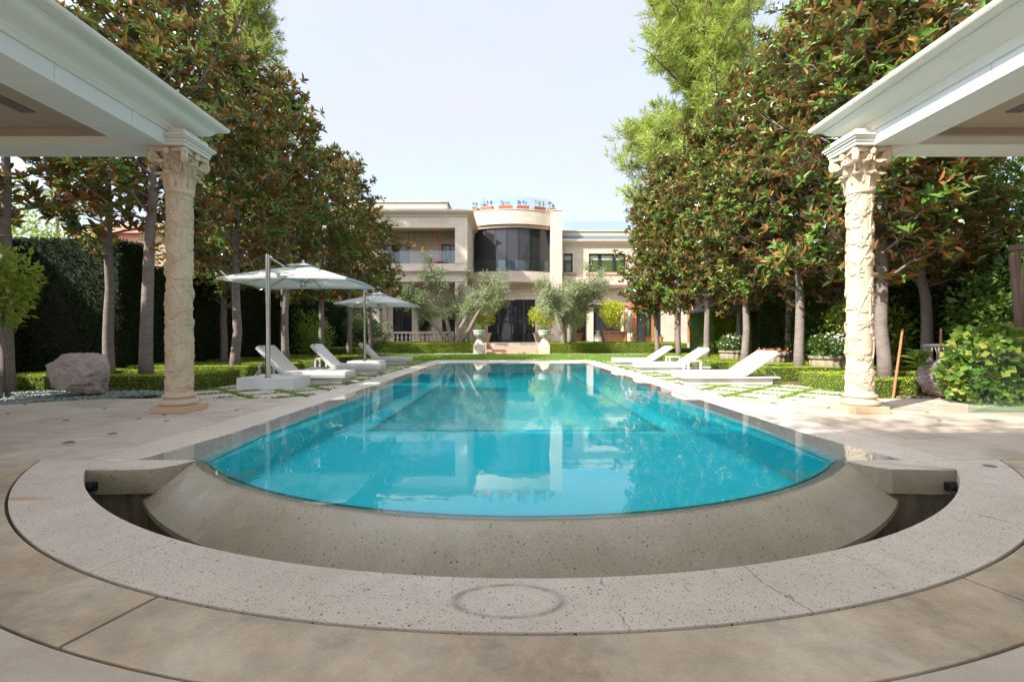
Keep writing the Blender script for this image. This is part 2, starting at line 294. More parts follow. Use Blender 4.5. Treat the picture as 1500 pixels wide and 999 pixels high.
class MB:
    def __init__(s): s.v = []; s.f = []; s.mi = []; s.cur = 0
    def add(s, vs, fs):
        b = len(s.v); s.v += [tuple(p) for p in vs]
        for f in fs: s.f.append(tuple(i+b for i in f)); s.mi.append(s.cur)
        return s
    def box(s, x0, x1, y0, y1, z0, z1):
        x0, x1 = sorted((x0, x1)); y0, y1 = sorted((y0, y1)); z0, z1 = sorted((z0, z1))
        return s.add([(x0, y0, z0), (x1, y0, z0), (x1, y1, z0), (x0, y1, z0), (x0, y0, z1), (x1, y0, z1), (x1, y1, z1), (x0, y1, z1)],
                     [(0, 3, 2, 1), (4, 5, 6, 7), (0, 1, 5, 4), (1, 2, 6, 5), (2, 3, 7, 6), (3, 0, 4, 7)])
    def slab(s, poly, z0, z1):
        # orient ccw
        A = sum(poly[i][0]*poly[(i+1) % len(poly)][1]-poly[(i+1) % len(poly)][0]*poly[i][1] for i in range(len(poly)))
        if A < 0: poly = poly[::-1]
        n = len(poly)
        return s.add([(x, y, z0) for x, y in poly]+[(x, y, z1) for x, y in poly],
                     [tuple(range(n, 2*n)), tuple(range(n-1, -1, -1))]+[(i, (i+1) % n, n+(i+1) % n, n+i) for i in range(n)])
    def lathe(s, prof, cx=0, cy=0, cz=0, n=24, flute=0, fn=0):
        vs = []
        for r, z in prof:
            for k in range(n):
                a = 2*math.pi*k/n; rr = r*(1+flute*math.cos(fn*a)) if flute else r
                vs.append((cx+rr*math.cos(a), cy+rr*math.sin(a), cz+z))
        fs = []
        for j in range(len(prof)-1):
            for k in range(n):
                k2 = (k+1) % n; fs.append((j*n+k, j*n+k2, (j+1)*n+k2, (j+1)*n+k))
        fs.append(tuple(range(n-1, -1, -1))); fs.append(tuple(range((len(prof)-1)*n, len(prof)*n)))
        return s.add(vs, fs)
    def tube(s, pts, rad, n=8, cap=True):
        pts = [Vector(p) for p in pts]
        if not isinstance(rad, (list, tuple)): rad = [rad]*len(pts)
        vs = []; prev = None
        for i, p in enumerate(pts):
            d = (pts[min(i+1, len(pts)-1)]-pts[max(i-1, 0)]).normalized()
            if prev is None:
                u = d.orthogonal().normalized()
            else:
                u = prev-d*prev.dot(d)
                u = u.normalized() if u.length > 1e-5 else d.orthogonal().normalized()
            prev = u; q = d.cross(u)
            for k in range(n):
                a = 2*math.pi*k/n; vs.append(p+(u*math.cos(a)+q*math.sin(a))*rad[i])
        fs = [(j*n+k, j*n+(k+1) % n, (j+1)*n+(k+1) % n, (j+1)*n+k) for j in range(len(pts)-1) for k in range(n)]
        if cap: fs.append(tuple(range(n-1, -1, -1))); fs.append(tuple(range((len(pts)-1)*n, len(pts)*n)))
        return s.add(vs, fs)
    def prism(s, prof, axis, a0, a1):
        """prof: 2D points; axis 'x': prof=(y,z) ; 'y': prof=(x,z)"""
        n = len(prof); f = (lambda p, t: (t, p[0], p[1])) if axis == 'x' else (lambda p, t: (p[0], t, p[1]))
        return s.add([f(p, a0) for p in prof]+[f(p, a1) for p in prof],
                     [tuple(range(n)), tuple(range(2*n-1, n-1, -1))]+[(i, n+i, n+(i+1) % n, (i+1) % n) for i in range(n)])
    def rot(s, i0, ang, c=(0, 0)):
        ca, sa = math.cos(ang), math.sin(ang)
        for i in range(i0, len(s.v)):
            x, y, z = s.v[i]; x -= c[0]; y -= c[1]; s.v[i] = (c[0]+x*ca-y*sa, c[1]+x*sa+y*ca, z)
    def build(s, name, mats, parent=None, smooth=False, bevel=0, recalc=False, auto=None):
        me = bpy.data.meshes.new(name); me.from_pydata(s.v, [], s.f)
        if not isinstance(mats, (list, tuple)): mats = [mats]
        for k in mats: me.materials.append(k)
        me.polygons.foreach_set('material_index', s.mi)
        me.polygons.foreach_set('use_smooth', [bool(smooth)]*len(s.f)); me.update()
        if recalc:
            import bmesh
            bm = bmesh.new(); bm.from_mesh(me); bmesh.ops.recalc_face_normals(bm, faces=bm.faces); bm.to_mesh(me); bm.free()
        if smooth and auto is not False:
            try: me.set_sharp_from_angle(angle=R(auto or 38))
            except Exception: pass
        o = bpy.data.objects.new(name, me); COL.objects.link(o)
        if parent: o.parent = parent
        if bevel:
            b = o.modifiers.new('bevel', 'BEVEL'); b.width = bevel; b.segments = 2; b.limit_method = 'ANGLE'; b.angle_limit = R(35)
        return o
def tag(o, label=None, cat=None, group=None, kind=None):
    if label: o['label'] = label
    if cat: o['category'] = cat
    if group: o['group'] = group
    if kind: o['kind'] = kind
    return o
def empty(name, loc=(0, 0, 0), rz=0):
    o = bpy.data.objects.new(name, None); COL.objects.link(o); o.location = loc; o.rotation_euler = (0, 0, rz); o.empty_display_size = .2; return o
def copy_tree(o, parent=None):
    c = o.copy(); COL.objects.link(c); c.parent = parent
    for k in [x for x in list(COL.objects) if x.parent == o]: copy_tree(k, c)
    return c
def norm(a): return a/np.maximum(np.linalg.norm(a, axis=-1, keepdims=True), 1e-9)
def rdir(n, g=rng): return norm(g.normal(size=(n, 3)))
LT = np.array([(0, 0, 0), (.32, .5, .12), (.74, .40, .06), (1, 0, -.06), (.74, -.40, .06), (.32, -.5, .12)])
def leaf_arrays(P, D, Nn, L, W, simple_=False):
    n = len(P); D = norm(D); S = norm(np.cross(D, Nn)); U = np.cross(S, D)
    T = np.array([(0, 0, 0), (.5, .5, .08), (1, 0, 0), (.5, -.5, .08)]) if simple_ else LT
    V = P[:, None, :]+D[:, None, :]*(T[None, :, 0:1]*L[:, None, None])+S[:, None, :]*(-T[None, :, 1:2]*W[:, None, None])+U[:, None, :]*(T[None, :, 2:3]*L[:, None, None])
    k = len(T); b = (np.arange(n)*k)[:, None]
    F = b+np.array([[0, 3, 2, 1]]) if simple_ else np.concatenate([b+np.array([[0, 3, 2, 1]]), b+np.array([[0, 5, 4, 3]])])
    return V.reshape(-1, 3), F
def rosettes(C, A, k, L, spread=(.5, 1.35), wr=.36, g=rng, simple_=False):
    """leaf whorls at C around axis A"""
    n = len(C); C = np.repeat(C, k, 0); A = norm(np.repeat(A, k, 0)); N = n*k
    ref = np.where(np.abs(A[:, 2:3]) > .9, np.array([[1., 0, 0]]), np.array([[0, 0, 1.]]))
    u = norm(np.cross(A, ref)); v = np.cross(A, u); th = np.tile(np.arange(k)*2.399, n)+g.uniform(0, .9, N)+np.repeat(g.uniform(0, 6, n), k)
    al = g.uniform(spread[0], spread[1], N)
    per = u*np.cos(th)[:, None]+v*np.sin(th)[:, None]
    D = A*np.cos(al)[:, None]+per*np.sin(al)[:, None]; D = norm(D+g.normal(size=(N, 3))*.12)
    Nn = norm(A-D*np.sum(A*D, 1, keepdims=True))
    LL = L*g.uniform(.65, 1.15, N); P = C+A*g.uniform(-.35, .15, N)[:, None]*L
    return leaf_arrays(P, D, Nn, LL, LL*wr, simple_)
def rand_leaves(P, out, L, wr=.5, g=rng, jitter=.8, simple_=True):
    n = len(P); D = norm(out+g.normal(size=(n, 3))*jitter); Nn = norm(out*.6+g.normal(size=(n, 3))*.7+np.array([0, 0, .6])); LL = L*g.uniform(.6, 1.3, n)
    return leaf_arrays(P, D, Nn, LL, LL*wr, simple_)
def mesh_np(name, V, F, mat, parent=None, loc=None): return link(name, V, [F], mat, parent, False, None, loc)

# ------------------------------------------------------------------ pool geometry constants
CZ = 6.82; RL = 3.99; RI = 4.73; RO = 5.12; RB = 5.47; ZJ = 4.13; PX = 3.03; PZ = 20.8
def phi(r, z=ZJ): return math.acos(min(1, (CZ-z)/r))
def arc(r, a0, a1, n): return [(r*math.sin(a0+(a1-a0)*i/n), CZ-r*math.cos(a0+(a1-a0)*i/n)) for i in range(n+1)]
G = .008
# ground sheet round the pool pit
mb = MB(); HX, HY0, HY1 = 4.62, 1.72, 22.0
for x0, x1, y0, y1 in ((-600, 600, -600, HY0), (-600, 600, HY1, 900), (-600, -HX, HY0, HY1), (HX, 600, HY0, HY1)):
    mb.add([(x0, y0, -.06), (x1, y0, -.06), (x1, y1, -.06), (x0, y1, -.06)], [(0, 1, 2, 3)])
tag(mb.build('ground', M['soil']), kind='structure')
# deck, two side sheets plus strips
mb = MB()
for s in (1, -1):
    a1 = phi(RB+G, ZJ-G)
    p = [(s*x, y) for x, y in arc(RB+G, 0.0, a1, 60)]+[(s*14, ZJ-G), (s*14, -9), (0, -9)]
    mb.slab(p, -.05, 0)
    mb.slab([(s*3.93, ZJ+G), (s*9.6, ZJ+G), (s*9.6, 6.6), (s*7.6, 8.38), (s*3.93, 8.38)], -.05, 0)
    mb.slab([(s*9.61, ZJ+G), (s*14, ZJ+G), (s*14, 6.6), (s*9.61, 6.6)], -.05, 0)
tag(mb.build('deck', M['deck'], recalc=True), kind='structure')
mb = MB()
for a0, a1 in ((-phi(RO, ZJ), -R(18.1)), (-R(18.1), R(23.0)), (R(23.0), phi(RO, ZJ))):
    e = G/RB
    o0 = -phi(RB, ZJ) if a0 < -1 else a0+e; o1 = phi(RB, ZJ) if a1 > .9 else a1-e; i0 = a0 if a0 < -.9 else a0+e; i1 = a1 if a1 > .9 else a1-e
    mb.slab(arc(RB-G, o0, o1, 40)+arc(RO+G, i1, i0, 40), -.05, -.001)
tag(mb.build('concrete_band', M['band'], recalc=True, bevel=.005), kind='structure')
mb = MB(); mb.slab(arc(RB+.05, -phi(RB, ZJ+.03), phi(RB, ZJ+.03), 60)+arc(RI+.03, phi(RI, ZJ+.03), -phi(RI, ZJ+.03), 60), -.055, -.022)
tag(mb.build('joint_bed', M['joint'], recalc=True), kind='structure')
# coping ring round the trough, with the end blocks
blk = [(3.71, 3.82), (3.40, 3.83), (3.14, 3.85), (3.06, 3.90), (3.01, 3.96), (2.97, 4.03), (2.95, 4.10), (2.94, ZJ+.02)]
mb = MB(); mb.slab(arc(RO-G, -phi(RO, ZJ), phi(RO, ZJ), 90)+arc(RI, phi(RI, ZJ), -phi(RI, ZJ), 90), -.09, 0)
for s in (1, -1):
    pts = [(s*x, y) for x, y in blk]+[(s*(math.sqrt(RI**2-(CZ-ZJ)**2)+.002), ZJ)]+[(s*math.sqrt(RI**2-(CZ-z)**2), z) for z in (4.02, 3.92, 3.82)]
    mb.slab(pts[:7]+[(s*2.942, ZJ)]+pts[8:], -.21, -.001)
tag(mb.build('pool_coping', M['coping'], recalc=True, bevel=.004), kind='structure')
mb = MB()
for s in (1, -1):
    q = [(s*(x+(.0 if x > 3 else -.002)), y-.003) for x, y in blk[:-1]]; q[0] = (s*3.655, 3.817)
    mb.add([(x, y, z) for z in (-.209, -.006) for x, y in q], [(i, i+1, len(q)+i+1, len(q)+i) for i in range(len(q)-1)])
tag(mb.build('trough_end_shade_face', M['spill']), kind='structure')  # thin facing in the darker spillway terrazzo, shade tone put into its colour
# trough walls and floor
mb = MB(); n = 80; A = phi(RI, 3.95)
ring = lambda r, z: [(x, y, z) for x, y in arc(r, -A, A, n)]
vs = ring(RI-.001, -.09)+ring(RI-.001, -.78)+ring(3.95, -.78)+ring(4.12, -.37); m_ = n+1
fs = [(j*m_+i, j*m_+i+1, (j+1)*m_+i+1, (j+1)*m_+i) for j in range(3) for i in range(n)]
mb.add(vs, fs)
for s in (1, -1):
    w_ = [(s*3.80, 3.87), (s*3.1, 3.89), (s*2.98, 4.0)]
    mb.add([(x, y, z) for z in (-.78, -.205) for x, y in w_], [(0, 1, 4, 3), (1, 2, 5, 4)])
tag(mb.build('overflow_trough', M['trough'], recalc=False), kind='structure')
# spillway: curved apron
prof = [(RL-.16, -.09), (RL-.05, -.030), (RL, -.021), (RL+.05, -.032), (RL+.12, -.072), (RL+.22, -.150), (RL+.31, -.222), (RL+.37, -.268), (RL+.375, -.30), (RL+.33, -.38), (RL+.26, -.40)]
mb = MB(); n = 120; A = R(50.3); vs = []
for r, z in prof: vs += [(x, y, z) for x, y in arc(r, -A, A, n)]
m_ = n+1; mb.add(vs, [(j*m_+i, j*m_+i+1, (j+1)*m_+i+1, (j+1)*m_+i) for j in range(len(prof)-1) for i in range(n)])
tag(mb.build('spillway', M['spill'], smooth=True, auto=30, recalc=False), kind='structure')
# straight coping: dips under the water
mb = MB()
for s in (1, -1):
    prof = [(3.92, 0), (3.46, 0), (3.40, -.010), (3.33, -.030), (3.07, -.040), (PX, -.052), (PX, -.46)]
    rows = [4.136, 4.6, 5.4, 7, 12, 20.8]
    vs = []
    for y in rows:
        f = max(0, 1-(y-4.136)/1.0)
        vs += [(s*(x+(.15*f if 3.2 < x < 3.5 else 0)-(.0 if x > 3.04 else .12*f)), y, z) for x, z in prof]
    k = len(prof); mb.add(vs, [(j*k+i, j*k+i+1, (j+1)*k+i+1, (j+1)*k+i) for j in range(len(rows)-1) for i in range(k-1)])
mb.add([(-3.92, 20.8, 0), (3.92, 20.8, 0), (3.92, 23.3, 0), (-3.92, 23.3, 0)], [(0, 1, 2, 3)])
mb.add([(-PX, 20.8, 0), (PX, 20.8, 0), (PX, 20.8, -.46), (-PX, 20.8, -.46)], [(0, 1, 2, 3)])
tag(mb.build('pool_edge', M['coping'], recalc=False, smooth=True, auto=40), kind='structure')
# pool shell: shelf, deep well
SH = -.46; WX = 2.46; WZ0 = 7.75; WZ1 = 20.3; DP = -1.25
mb = MB()
lip = arc(RL-.10, -R(48.2), R(48.2), 60)
front = lip+[(PX, 4.25), (PX, WZ0), (-PX, WZ0), (-PX, 4.25)]
mb.add([(x, y, SH) for x, y in front], [tuple(range(len(front)))])
for x0, x1 in ((-PX, -WX), (WX, PX)): mb.add([(x0, WZ0, SH), (x1, WZ0, SH), (x1, PZ, SH), (x0, PZ, SH)], [(0, 1, 2, 3)])
mb.add([(-WX, WZ1, SH), (WX, WZ1, SH), (WX, PZ, SH), (-WX, PZ, SH)], [(0, 1, 2, 3)])
w4 = [(-WX, WZ0), (WX, WZ0), (WX, WZ1), (-WX, WZ1)]
for i in range(4):
    (x0, y0), (x1, y1) = w4[i], w4[(i+1) % 4]; mb.add([(x0, y0, SH), (x1, y1, SH), (x1, y1, DP), (x0, y0, DP)], [(0, 1, 2, 3)])
wl = [(-PX, 4.25)]+[(-2.9, 4.14)]+lip+[(2.9, 4.14), (PX, 4.25)]
mb.add([(x, y, SH) for x, y in wl]+[(x, y, -.04) for x, y in wl], [(i, i+1, len(wl)+i+1, len(wl)+i) for i in range(len(wl)-1)])
for s in (1, -1): mb.add([(s*PX, 4.2, -.46), (s*PX, 20.8, -.46), (s*(PX-.003), 20.8, -.075), (s*(PX-.003), 5.4, -.075), (s*(PX-.12), 4.2, -.075)], [(0, 1, 2, 3, 4)])
tag(mb.build('pool_shell', M['plaster']), kind='structure')
mb = MB(); mb.add([(-WX, WZ0, DP), (WX, WZ0, DP), (WX, WZ1, DP), (-WX, WZ1, DP)], [(0, 1, 2, 3)])
tag(mb.build('pool_mosaic_floor', M['mosaic']), kind='structure')
mb = MB(); t = .07
for x0, x1, y0, y1 in ((-WX-t, WX+t, WZ0-t, WZ0), (-WX-t, -WX, WZ0, WZ1), (WX, WX+t, WZ0, WZ1), (-WX-t, WX+t, WZ1, WZ1+t)): mb.box(x0, x1, y0, y1, SH-.03, SH+.008)
tag(mb.build('pool_tile_line', M['tiletrim']), kind='structure')
# water
WL = -.016
lipw = arc(RL+.015, -R(47.5), R(47.5), 80)
wp = lipw+[(3.02, 4.142), (3.545, 4.142), (3.50, 4.6), (3.41, 5.2), (3.395, 7), (3.395, 20.79), (-3.395, 20.79), (-3.395, 7), (-3.41, 5.2), (-3.50, 4.6), (-3.545, 4.142), (-3.02, 4.142)]
mb = MB(); inn = arc(RL-.07, -R(47.7), R(47.7), 80)+[(3.0, 4.2), (PX-.01, 5.0), (PX-.01, PZ-.005), (-PX+.01, PZ-.005), (-PX+.01, 5.0), (-3.0, 4.2)]
n_ = len(inn)
mb.cur = 1; mb.add([(x, y, WL) for x, y in inn], [tuple(range(n_))]); mb.cur = 0
mb.add([(x, y, WL) for x, y in lipw]+[(x, y, WL) for x, y in inn[:81]], [(i, i+1, 81+i+1, 81+i) for i in range(80)])
for s in (1, -1):
    L_ = inn[80] if s > 0 else inn[0]; O_ = lipw[80] if s > 0 else lipw[0]
    a_ = [O_, (s*3.02, 4.142), (s*3.545, 4.142), (s*3.50, 4.6), (s*3.41, 5.2), (s*3.395, 7), (s*3.395, PZ-.01), (s*(PX-.01), PZ-.01), (s*(PX-.01), 5.0), (s*3.0, 4.2), L_]
    if s < 0: a_ = a_[::-1]
    mb.add([(x, y, WL) for x, y in a_], [tuple(range(len(a_)))])
tag(mb.build('pool_water', [M['water'], M['deepwater']]), kind='structure')
# lawn, path
def sheet(name, mat, x0, x1, y0, y1, z, kind='structure'):
    mb = MB(); mb.add([(x0, y0, z), (x1, y0, z), (x1, y1, z), (x0, y1, z)], [(0, 1, 2, 3)]); return tag(mb.build(name, mat), kind=kind)
sheet('lawn', M['lawn'], -13, 13, 23.31, 32.2, -.01); sheet('path', M['stone_path'], -30, 30, 32.2, 33.6, .004)
sheet('paver_bed', M['turf'], -6.75, -3.93, 8.39, 23.2, -.016); sheet('paver_bed', M['turf'], 3.93, 6.75, 8.39, 23.2, -.016)
# diamond pavers
def clip(poly, x0, x1, y0, y1):
    for ax, v, sg in ((0, x0, 1), (0, x1, -1), (1, y0, 1), (1, y1, -1)):
        out = []
        for i in range(len(poly)):
            a, b = poly[i], poly[(i+1) % len(poly)]; ia, ib = sg*(a[ax]-v) >= 0, sg*(b[ax]-v) >= 0
            if ia: out.append(a)
            if ia != ib:
                t = (v-a[ax])/(b[ax]-a[ax]); out.append((a[0]+t*(b[0]-a[0]), a[1]+t*(b[1]-a[1])))
        poly = out
        if len(poly) < 3: return []
    return poly
joints = []
for s in (1, -1):
    mb = MB(); P = .80; hw = (P-.11)/2; ca = math.cos(R(43)); sa = math.sin(R(43))
    for i in range(-20, 24):
        for j in range(-20, 24):
            cx, cy = (i+.5)*P, (j+.5)*P; q = []
            for a, b in ((-1, -1), (1, -1), (1, 1), (-1, 1)):
                X, Y = cx+a*hw, cy+b*hw; q.append((4.9+X*ca-Y*sa, 15+X*sa+Y*ca))
            q = clip(q, 3.935, 6.72, 8.41, 23.1)
            if len(q) > 2: mb.slab([(s*x, y) for x, y in q], -.04, -.003)
    tag(mb.build('pavers', M['paver'], recalc=True), kind='structure')
def blades(name, pts, hgt, mat, label, cat, kind='stuff', wd=.012, parent=None):
    n = len(pts); g = rng; a = g.uniform(0, 6.28, n); h = hgt*g.uniform(.5, 1.3, n); ln = g.normal(size=(n, 2))*hgt*.45
    dx = np.cos(a)*wd; dy = np.sin(a)*wd; V = np.zeros((n, 3, 3)); V[:, 0] = pts+np.stack([dx, dy, 0*dx], 1); V[:, 1] = pts-np.stack([dx, dy, 0*dx], 1); V[:, 2] = pts+np.stack([ln[:, 0], ln[:, 1], h], 1)
    o = mesh_np(name, V.reshape(-1, 3), (np.arange(n)*3)[:, None]+np.array([[0, 1, 2]]), mat, parent); tag(o, label, cat, kind=kind); return o
pts = []
for s in (1, -1):
    P = .80; ca = math.cos(R(43)); sa = math.sin(R(43))
    for i in range(-20, 24):
        for ax in (0, 1):
            N_ = 9000; t = rng.uniform(-16, 16, N_); o_ = i*P+rng.normal(size=N_)*.026
            X, Y = (t, o_) if ax else (o_, t); x = 4.9+X*ca-Y*sa; y = 15+X*sa+Y*ca
            k = (x > 3.96) & (x < 6.7) & (y > 8.43) & (y < 23); dens = .5+.5*np.sin(x*3.1+i)*np.sin(y*2.3+ax); k &= rng.random(N_) < dens+.25
            pts.append(np.stack([s*x[k], y[k], np.full(k.sum(), -.012)], 1))
blades('joint_grass', np.concatenate(pts), .045, M['grass'], 'green grass tufts growing in the diagonal paver joints', 'grass', wd=.014)
n = 60000; blades('lawn_grass', np.stack([rng.uniform(-12, 12, n), rng.uniform(23.32, 32.1, n), np.full(n, -.01)], 1), .06, M['grass'], 'mown lawn between pool and house steps', 'grass', wd=.02)

# ------------------------------------------------------------------ pavilions
def cornice_prof(s, off=0): # list of (x,z), x measured towards the pool
    p = [(5.0, 3.9), (5.0, 4.105), (4.975, 4.11), (4.97, 4.15), (4.955, 4.17), (4.95, 4.22), (4.915, 4.235), (4.90, 4.25), (4.86, 4.265), (4.80, 4.29), (4.755, 4.325), (4.735, 4.36), (4.72, 4.365), (4.72, 4.395), (4.66, 4.405), (4.60, 4.43), (4.585, 4.455), (4.585, 4.49), (5.0, 4.52)]
    return p
def carved_shaft(cx, cy, seed, parent, z0=.30, z1=3.34):
    g = np.random.default_rng(seed); nu, nv = 220, 620; U = np.linspace(0, 2*math.pi, nu, endpoint=False); Vv = np.linspace(0, z1-z0, nv)
    uu, vv = np.meshgrid(U, Vv); rad = .168+.002*np.sin(vv/3.2*math.pi)-.014*(vv/3.2); H = np.zeros_like(uu); rr = .165
    def local(u0, v0):
        du = (uu-u0+math.pi) % (2*math.pi)-math.pi; return du*rr, vv-v0
    # climbing stems
    for k in range(4):
        ph = k*math.pi/2+g.uniform(0, 1); path = ph+.55*np.sin(vv*3.3+k*1.7)+.25*np.sin(vv*7.9+k)
        d = np.abs(((uu-path+math.pi) % (2*math.pi)-math.pi)*rr); H = np.maximum(H, .011*np.clip(1-(d/.014)**2, 0, 1)**.5)
    step = .0
    v = .1; i = 0
    while v < z1-z0-.08:
        for q in range(3):
            u0 = i*1.15+q*2.094+g.uniform(-.3, .3); v0 = v+g.uniform(-.05, .05); R0 = g.uniform(.05, .082)
            X, Y = local(u0, v0); r = np.hypot(X, Y); th = np.arctan2(Y, X); k = g.integers(5, 8); w0 = g.uniform(0, 6)
            edge = R0*(.78+.22*np.abs(np.cos(k*th/2+w0))); hp = .022*np.clip(1-(r/edge)**4, 0, 1)*(.55+.45*np.abs(np.cos(k*th/2+w0)))*(.6+.5*np.clip(r/R0, 0, 1))
            hp = np.maximum(hp, .024*np.clip(1-(r/(R0*.28))**2, 0, 1)**.5); inner = .020*np.clip(1-((r-R0*.48)/(R0*.14))**2, 0, 1); H = np.maximum(H, np.maximum(hp, inner))
            for l in range(6):
                a = g.uniform(0, 6.28); L_ = g.uniform(.05, .085); d0 = R0+L_*.55; u1 = u0+math.cos(a)*d0/rr; X, Y = local(u1, v0+math.sin(a)*d0)
                p = X*math.cos(a)+Y*math.sin(a); q_ = -X*math.sin(a)+Y*math.cos(a); q_ = q_+p*p*4*(1 if l % 2 else -1); tt = (p/L_)**2+(q_/(L_*.34))**2
                hl = (.016*np.clip(1-tt, 0, 1)**.45)*(1-.45*np.exp(-(q_/.0045)**2)); H = np.maximum(H, hl)
        v += .235; i += 1
    H = H*1.35+g.normal(size=H.shape)*.0004
    rad = rad+H; X = cx+rad*np.cos(uu); Y = cy+rad*np.sin(uu); Z = z0+vv
    V = np.stack([X, Y, Z], -1).reshape(-1, 3); j, k = np.meshgrid(np.arange(nv-1), np.arange(nu), indexing='ij'); k2 = (k+1) % nu
    F = np.stack([j*nu+k, j*nu+k2, (j+1)*nu+k2, (j+1)*nu+k], -1).reshape(-1, 4)
    return link('column', V, [F], M['carved'], parent, True)
def capital(cx, cy, parent):
    mb = MB(); z0 = 0
    mb.lathe([(.165, -.05), (.185, -.045), (.195, -.02), (.185, 0), (.165, .01), (.165, .12), (.175, .22), (.20, .30), (.24, .34)], cx, cy, z0, 40)
    def leafc(a, r0, zb, h, wd, curl):
        N = 9; Wn = 8; vs = []
        for i in range(N+1):
            t = i/N; zz = zb+h*(math.sin(min(t, .8)/.8*math.pi/2) if t < .8 else 1-.9*(t-.8)**1.2); out = r0+.02+.035*t+curl*max(0, t-.35)**1.6*2.2
            for j in range(Wn+1):
                s_ = j/Wn*2-1; wv = wd*(1-.25*t-(.55*max(0, t-.7)/.3))*(1+.12*math.cos(t*19)); sag = -.03*s_*s_+.010*math.cos(s_*9.4)
                rr = out+sag; aa = a+s_*wv/r0; vs.append((cx+rr*math.cos(aa), cy+rr*math.sin(aa), z0+zz))
        n1 = len(vs)
        vs += [(cx+(x-cx)*.93, cy+(y-cy)*.93, z-.012) for x, y, z in vs]
        k = Wn+1; fs = [(i*k+j, i*k+j+1, (i+1)*k+j+1, (i+1)*k+j) for i in range(N) for j in range(Wn)]
        fs += [tuple(n1+q for q in reversed(f)) for f in fs]
        for i in range(N): fs += [(i*k, (i+1)*k, n1+(i+1)*k, n1+i*k), (i*k+Wn, n1+i*k+Wn, n1+(i+1)*k+Wn, (i+1)*k+Wn)]
        fs += [(N*k+j, N*k+j+1, n1+N*k+j+1, n1+N*k+j) for j in range(Wn)]
        mb.add(vs, fs)
    for k in range(8): leafc(k*math.pi/4, .165, .0, .15, .074, .085)
    for k in range(8): leafc((k+.5)*math.pi/4, .168, .06, .20, .074, .12)
    for k in range(4):   # corner and centre volutes
        a = math.pi/4+k*math.pi/2
        for off, sgn in ((-.09, 1), (.09, -1)):
            pts = []
            for i in range(26):
                t = i/25
                if t < .4: r = .21+.10*(t/.4); zz = .20+.14*(t/.4)**.7; pts.append((r, zz))
                else:
                    u = (t-.4)/.6; b = math.pi*.5-u*9.5; q = .048*(1-.75*u); pts.append((.325+q*math.cos(b), .292+q*math.sin(b)))
            mb.tube([(cx+r*math.cos(a+off*(1-i/30)), cy+r*math.sin(a+off*(1-i/30)), z0+zz) for i, (r, zz) in enumerate(pts)], [.018+.008*min(1, i/10) for i in range(26)], 8)
        a = k*math.pi/2
        mb.lathe([(.0, -.035), (.03, -.03), (.045, 0), (.03, .03), (0, .035)], cx+.262*math.cos(a), cy+.262*math.sin(a), z0+.345, 12)
        for sg in (-1, 1): mb.tube([(cx+r*math.cos(a+sg*da), cy+r*math.sin(a+sg*da), z0+zz) for r, da, zz in ((.19, .3, .18), (.215, .25, .26), (.235, .15, .31), (.255, .06, .30), (.25, .09, .265), (.24, .15, .275))], .017, 8)
    ab = []   # concave sided abacus
    for k in range(4):
        a = -math.pi/4+k*math.pi/2
        for i in range(9):
            t = i/8; c0 = Vector((math.cos(a), math.sin(a)))*.40; c1 = Vector((math.cos(a+math.pi/2), math.sin(a+math.pi/2)))*.40; p = c0.lerp(c1, .06+.88*t); p -= p.normalized()*.05*math.sin(math.pi*t); ab.append((cx+p.x, cy+p.y))
    mb.slab(ab, z0+.345, z0+.385)
    mb.v = [(x, y, 3.34+z*1.44) for x, y, z in mb.v]
    return mb.build('capital', M['carved'], parent, smooth=True, auto=50, recalc=True)
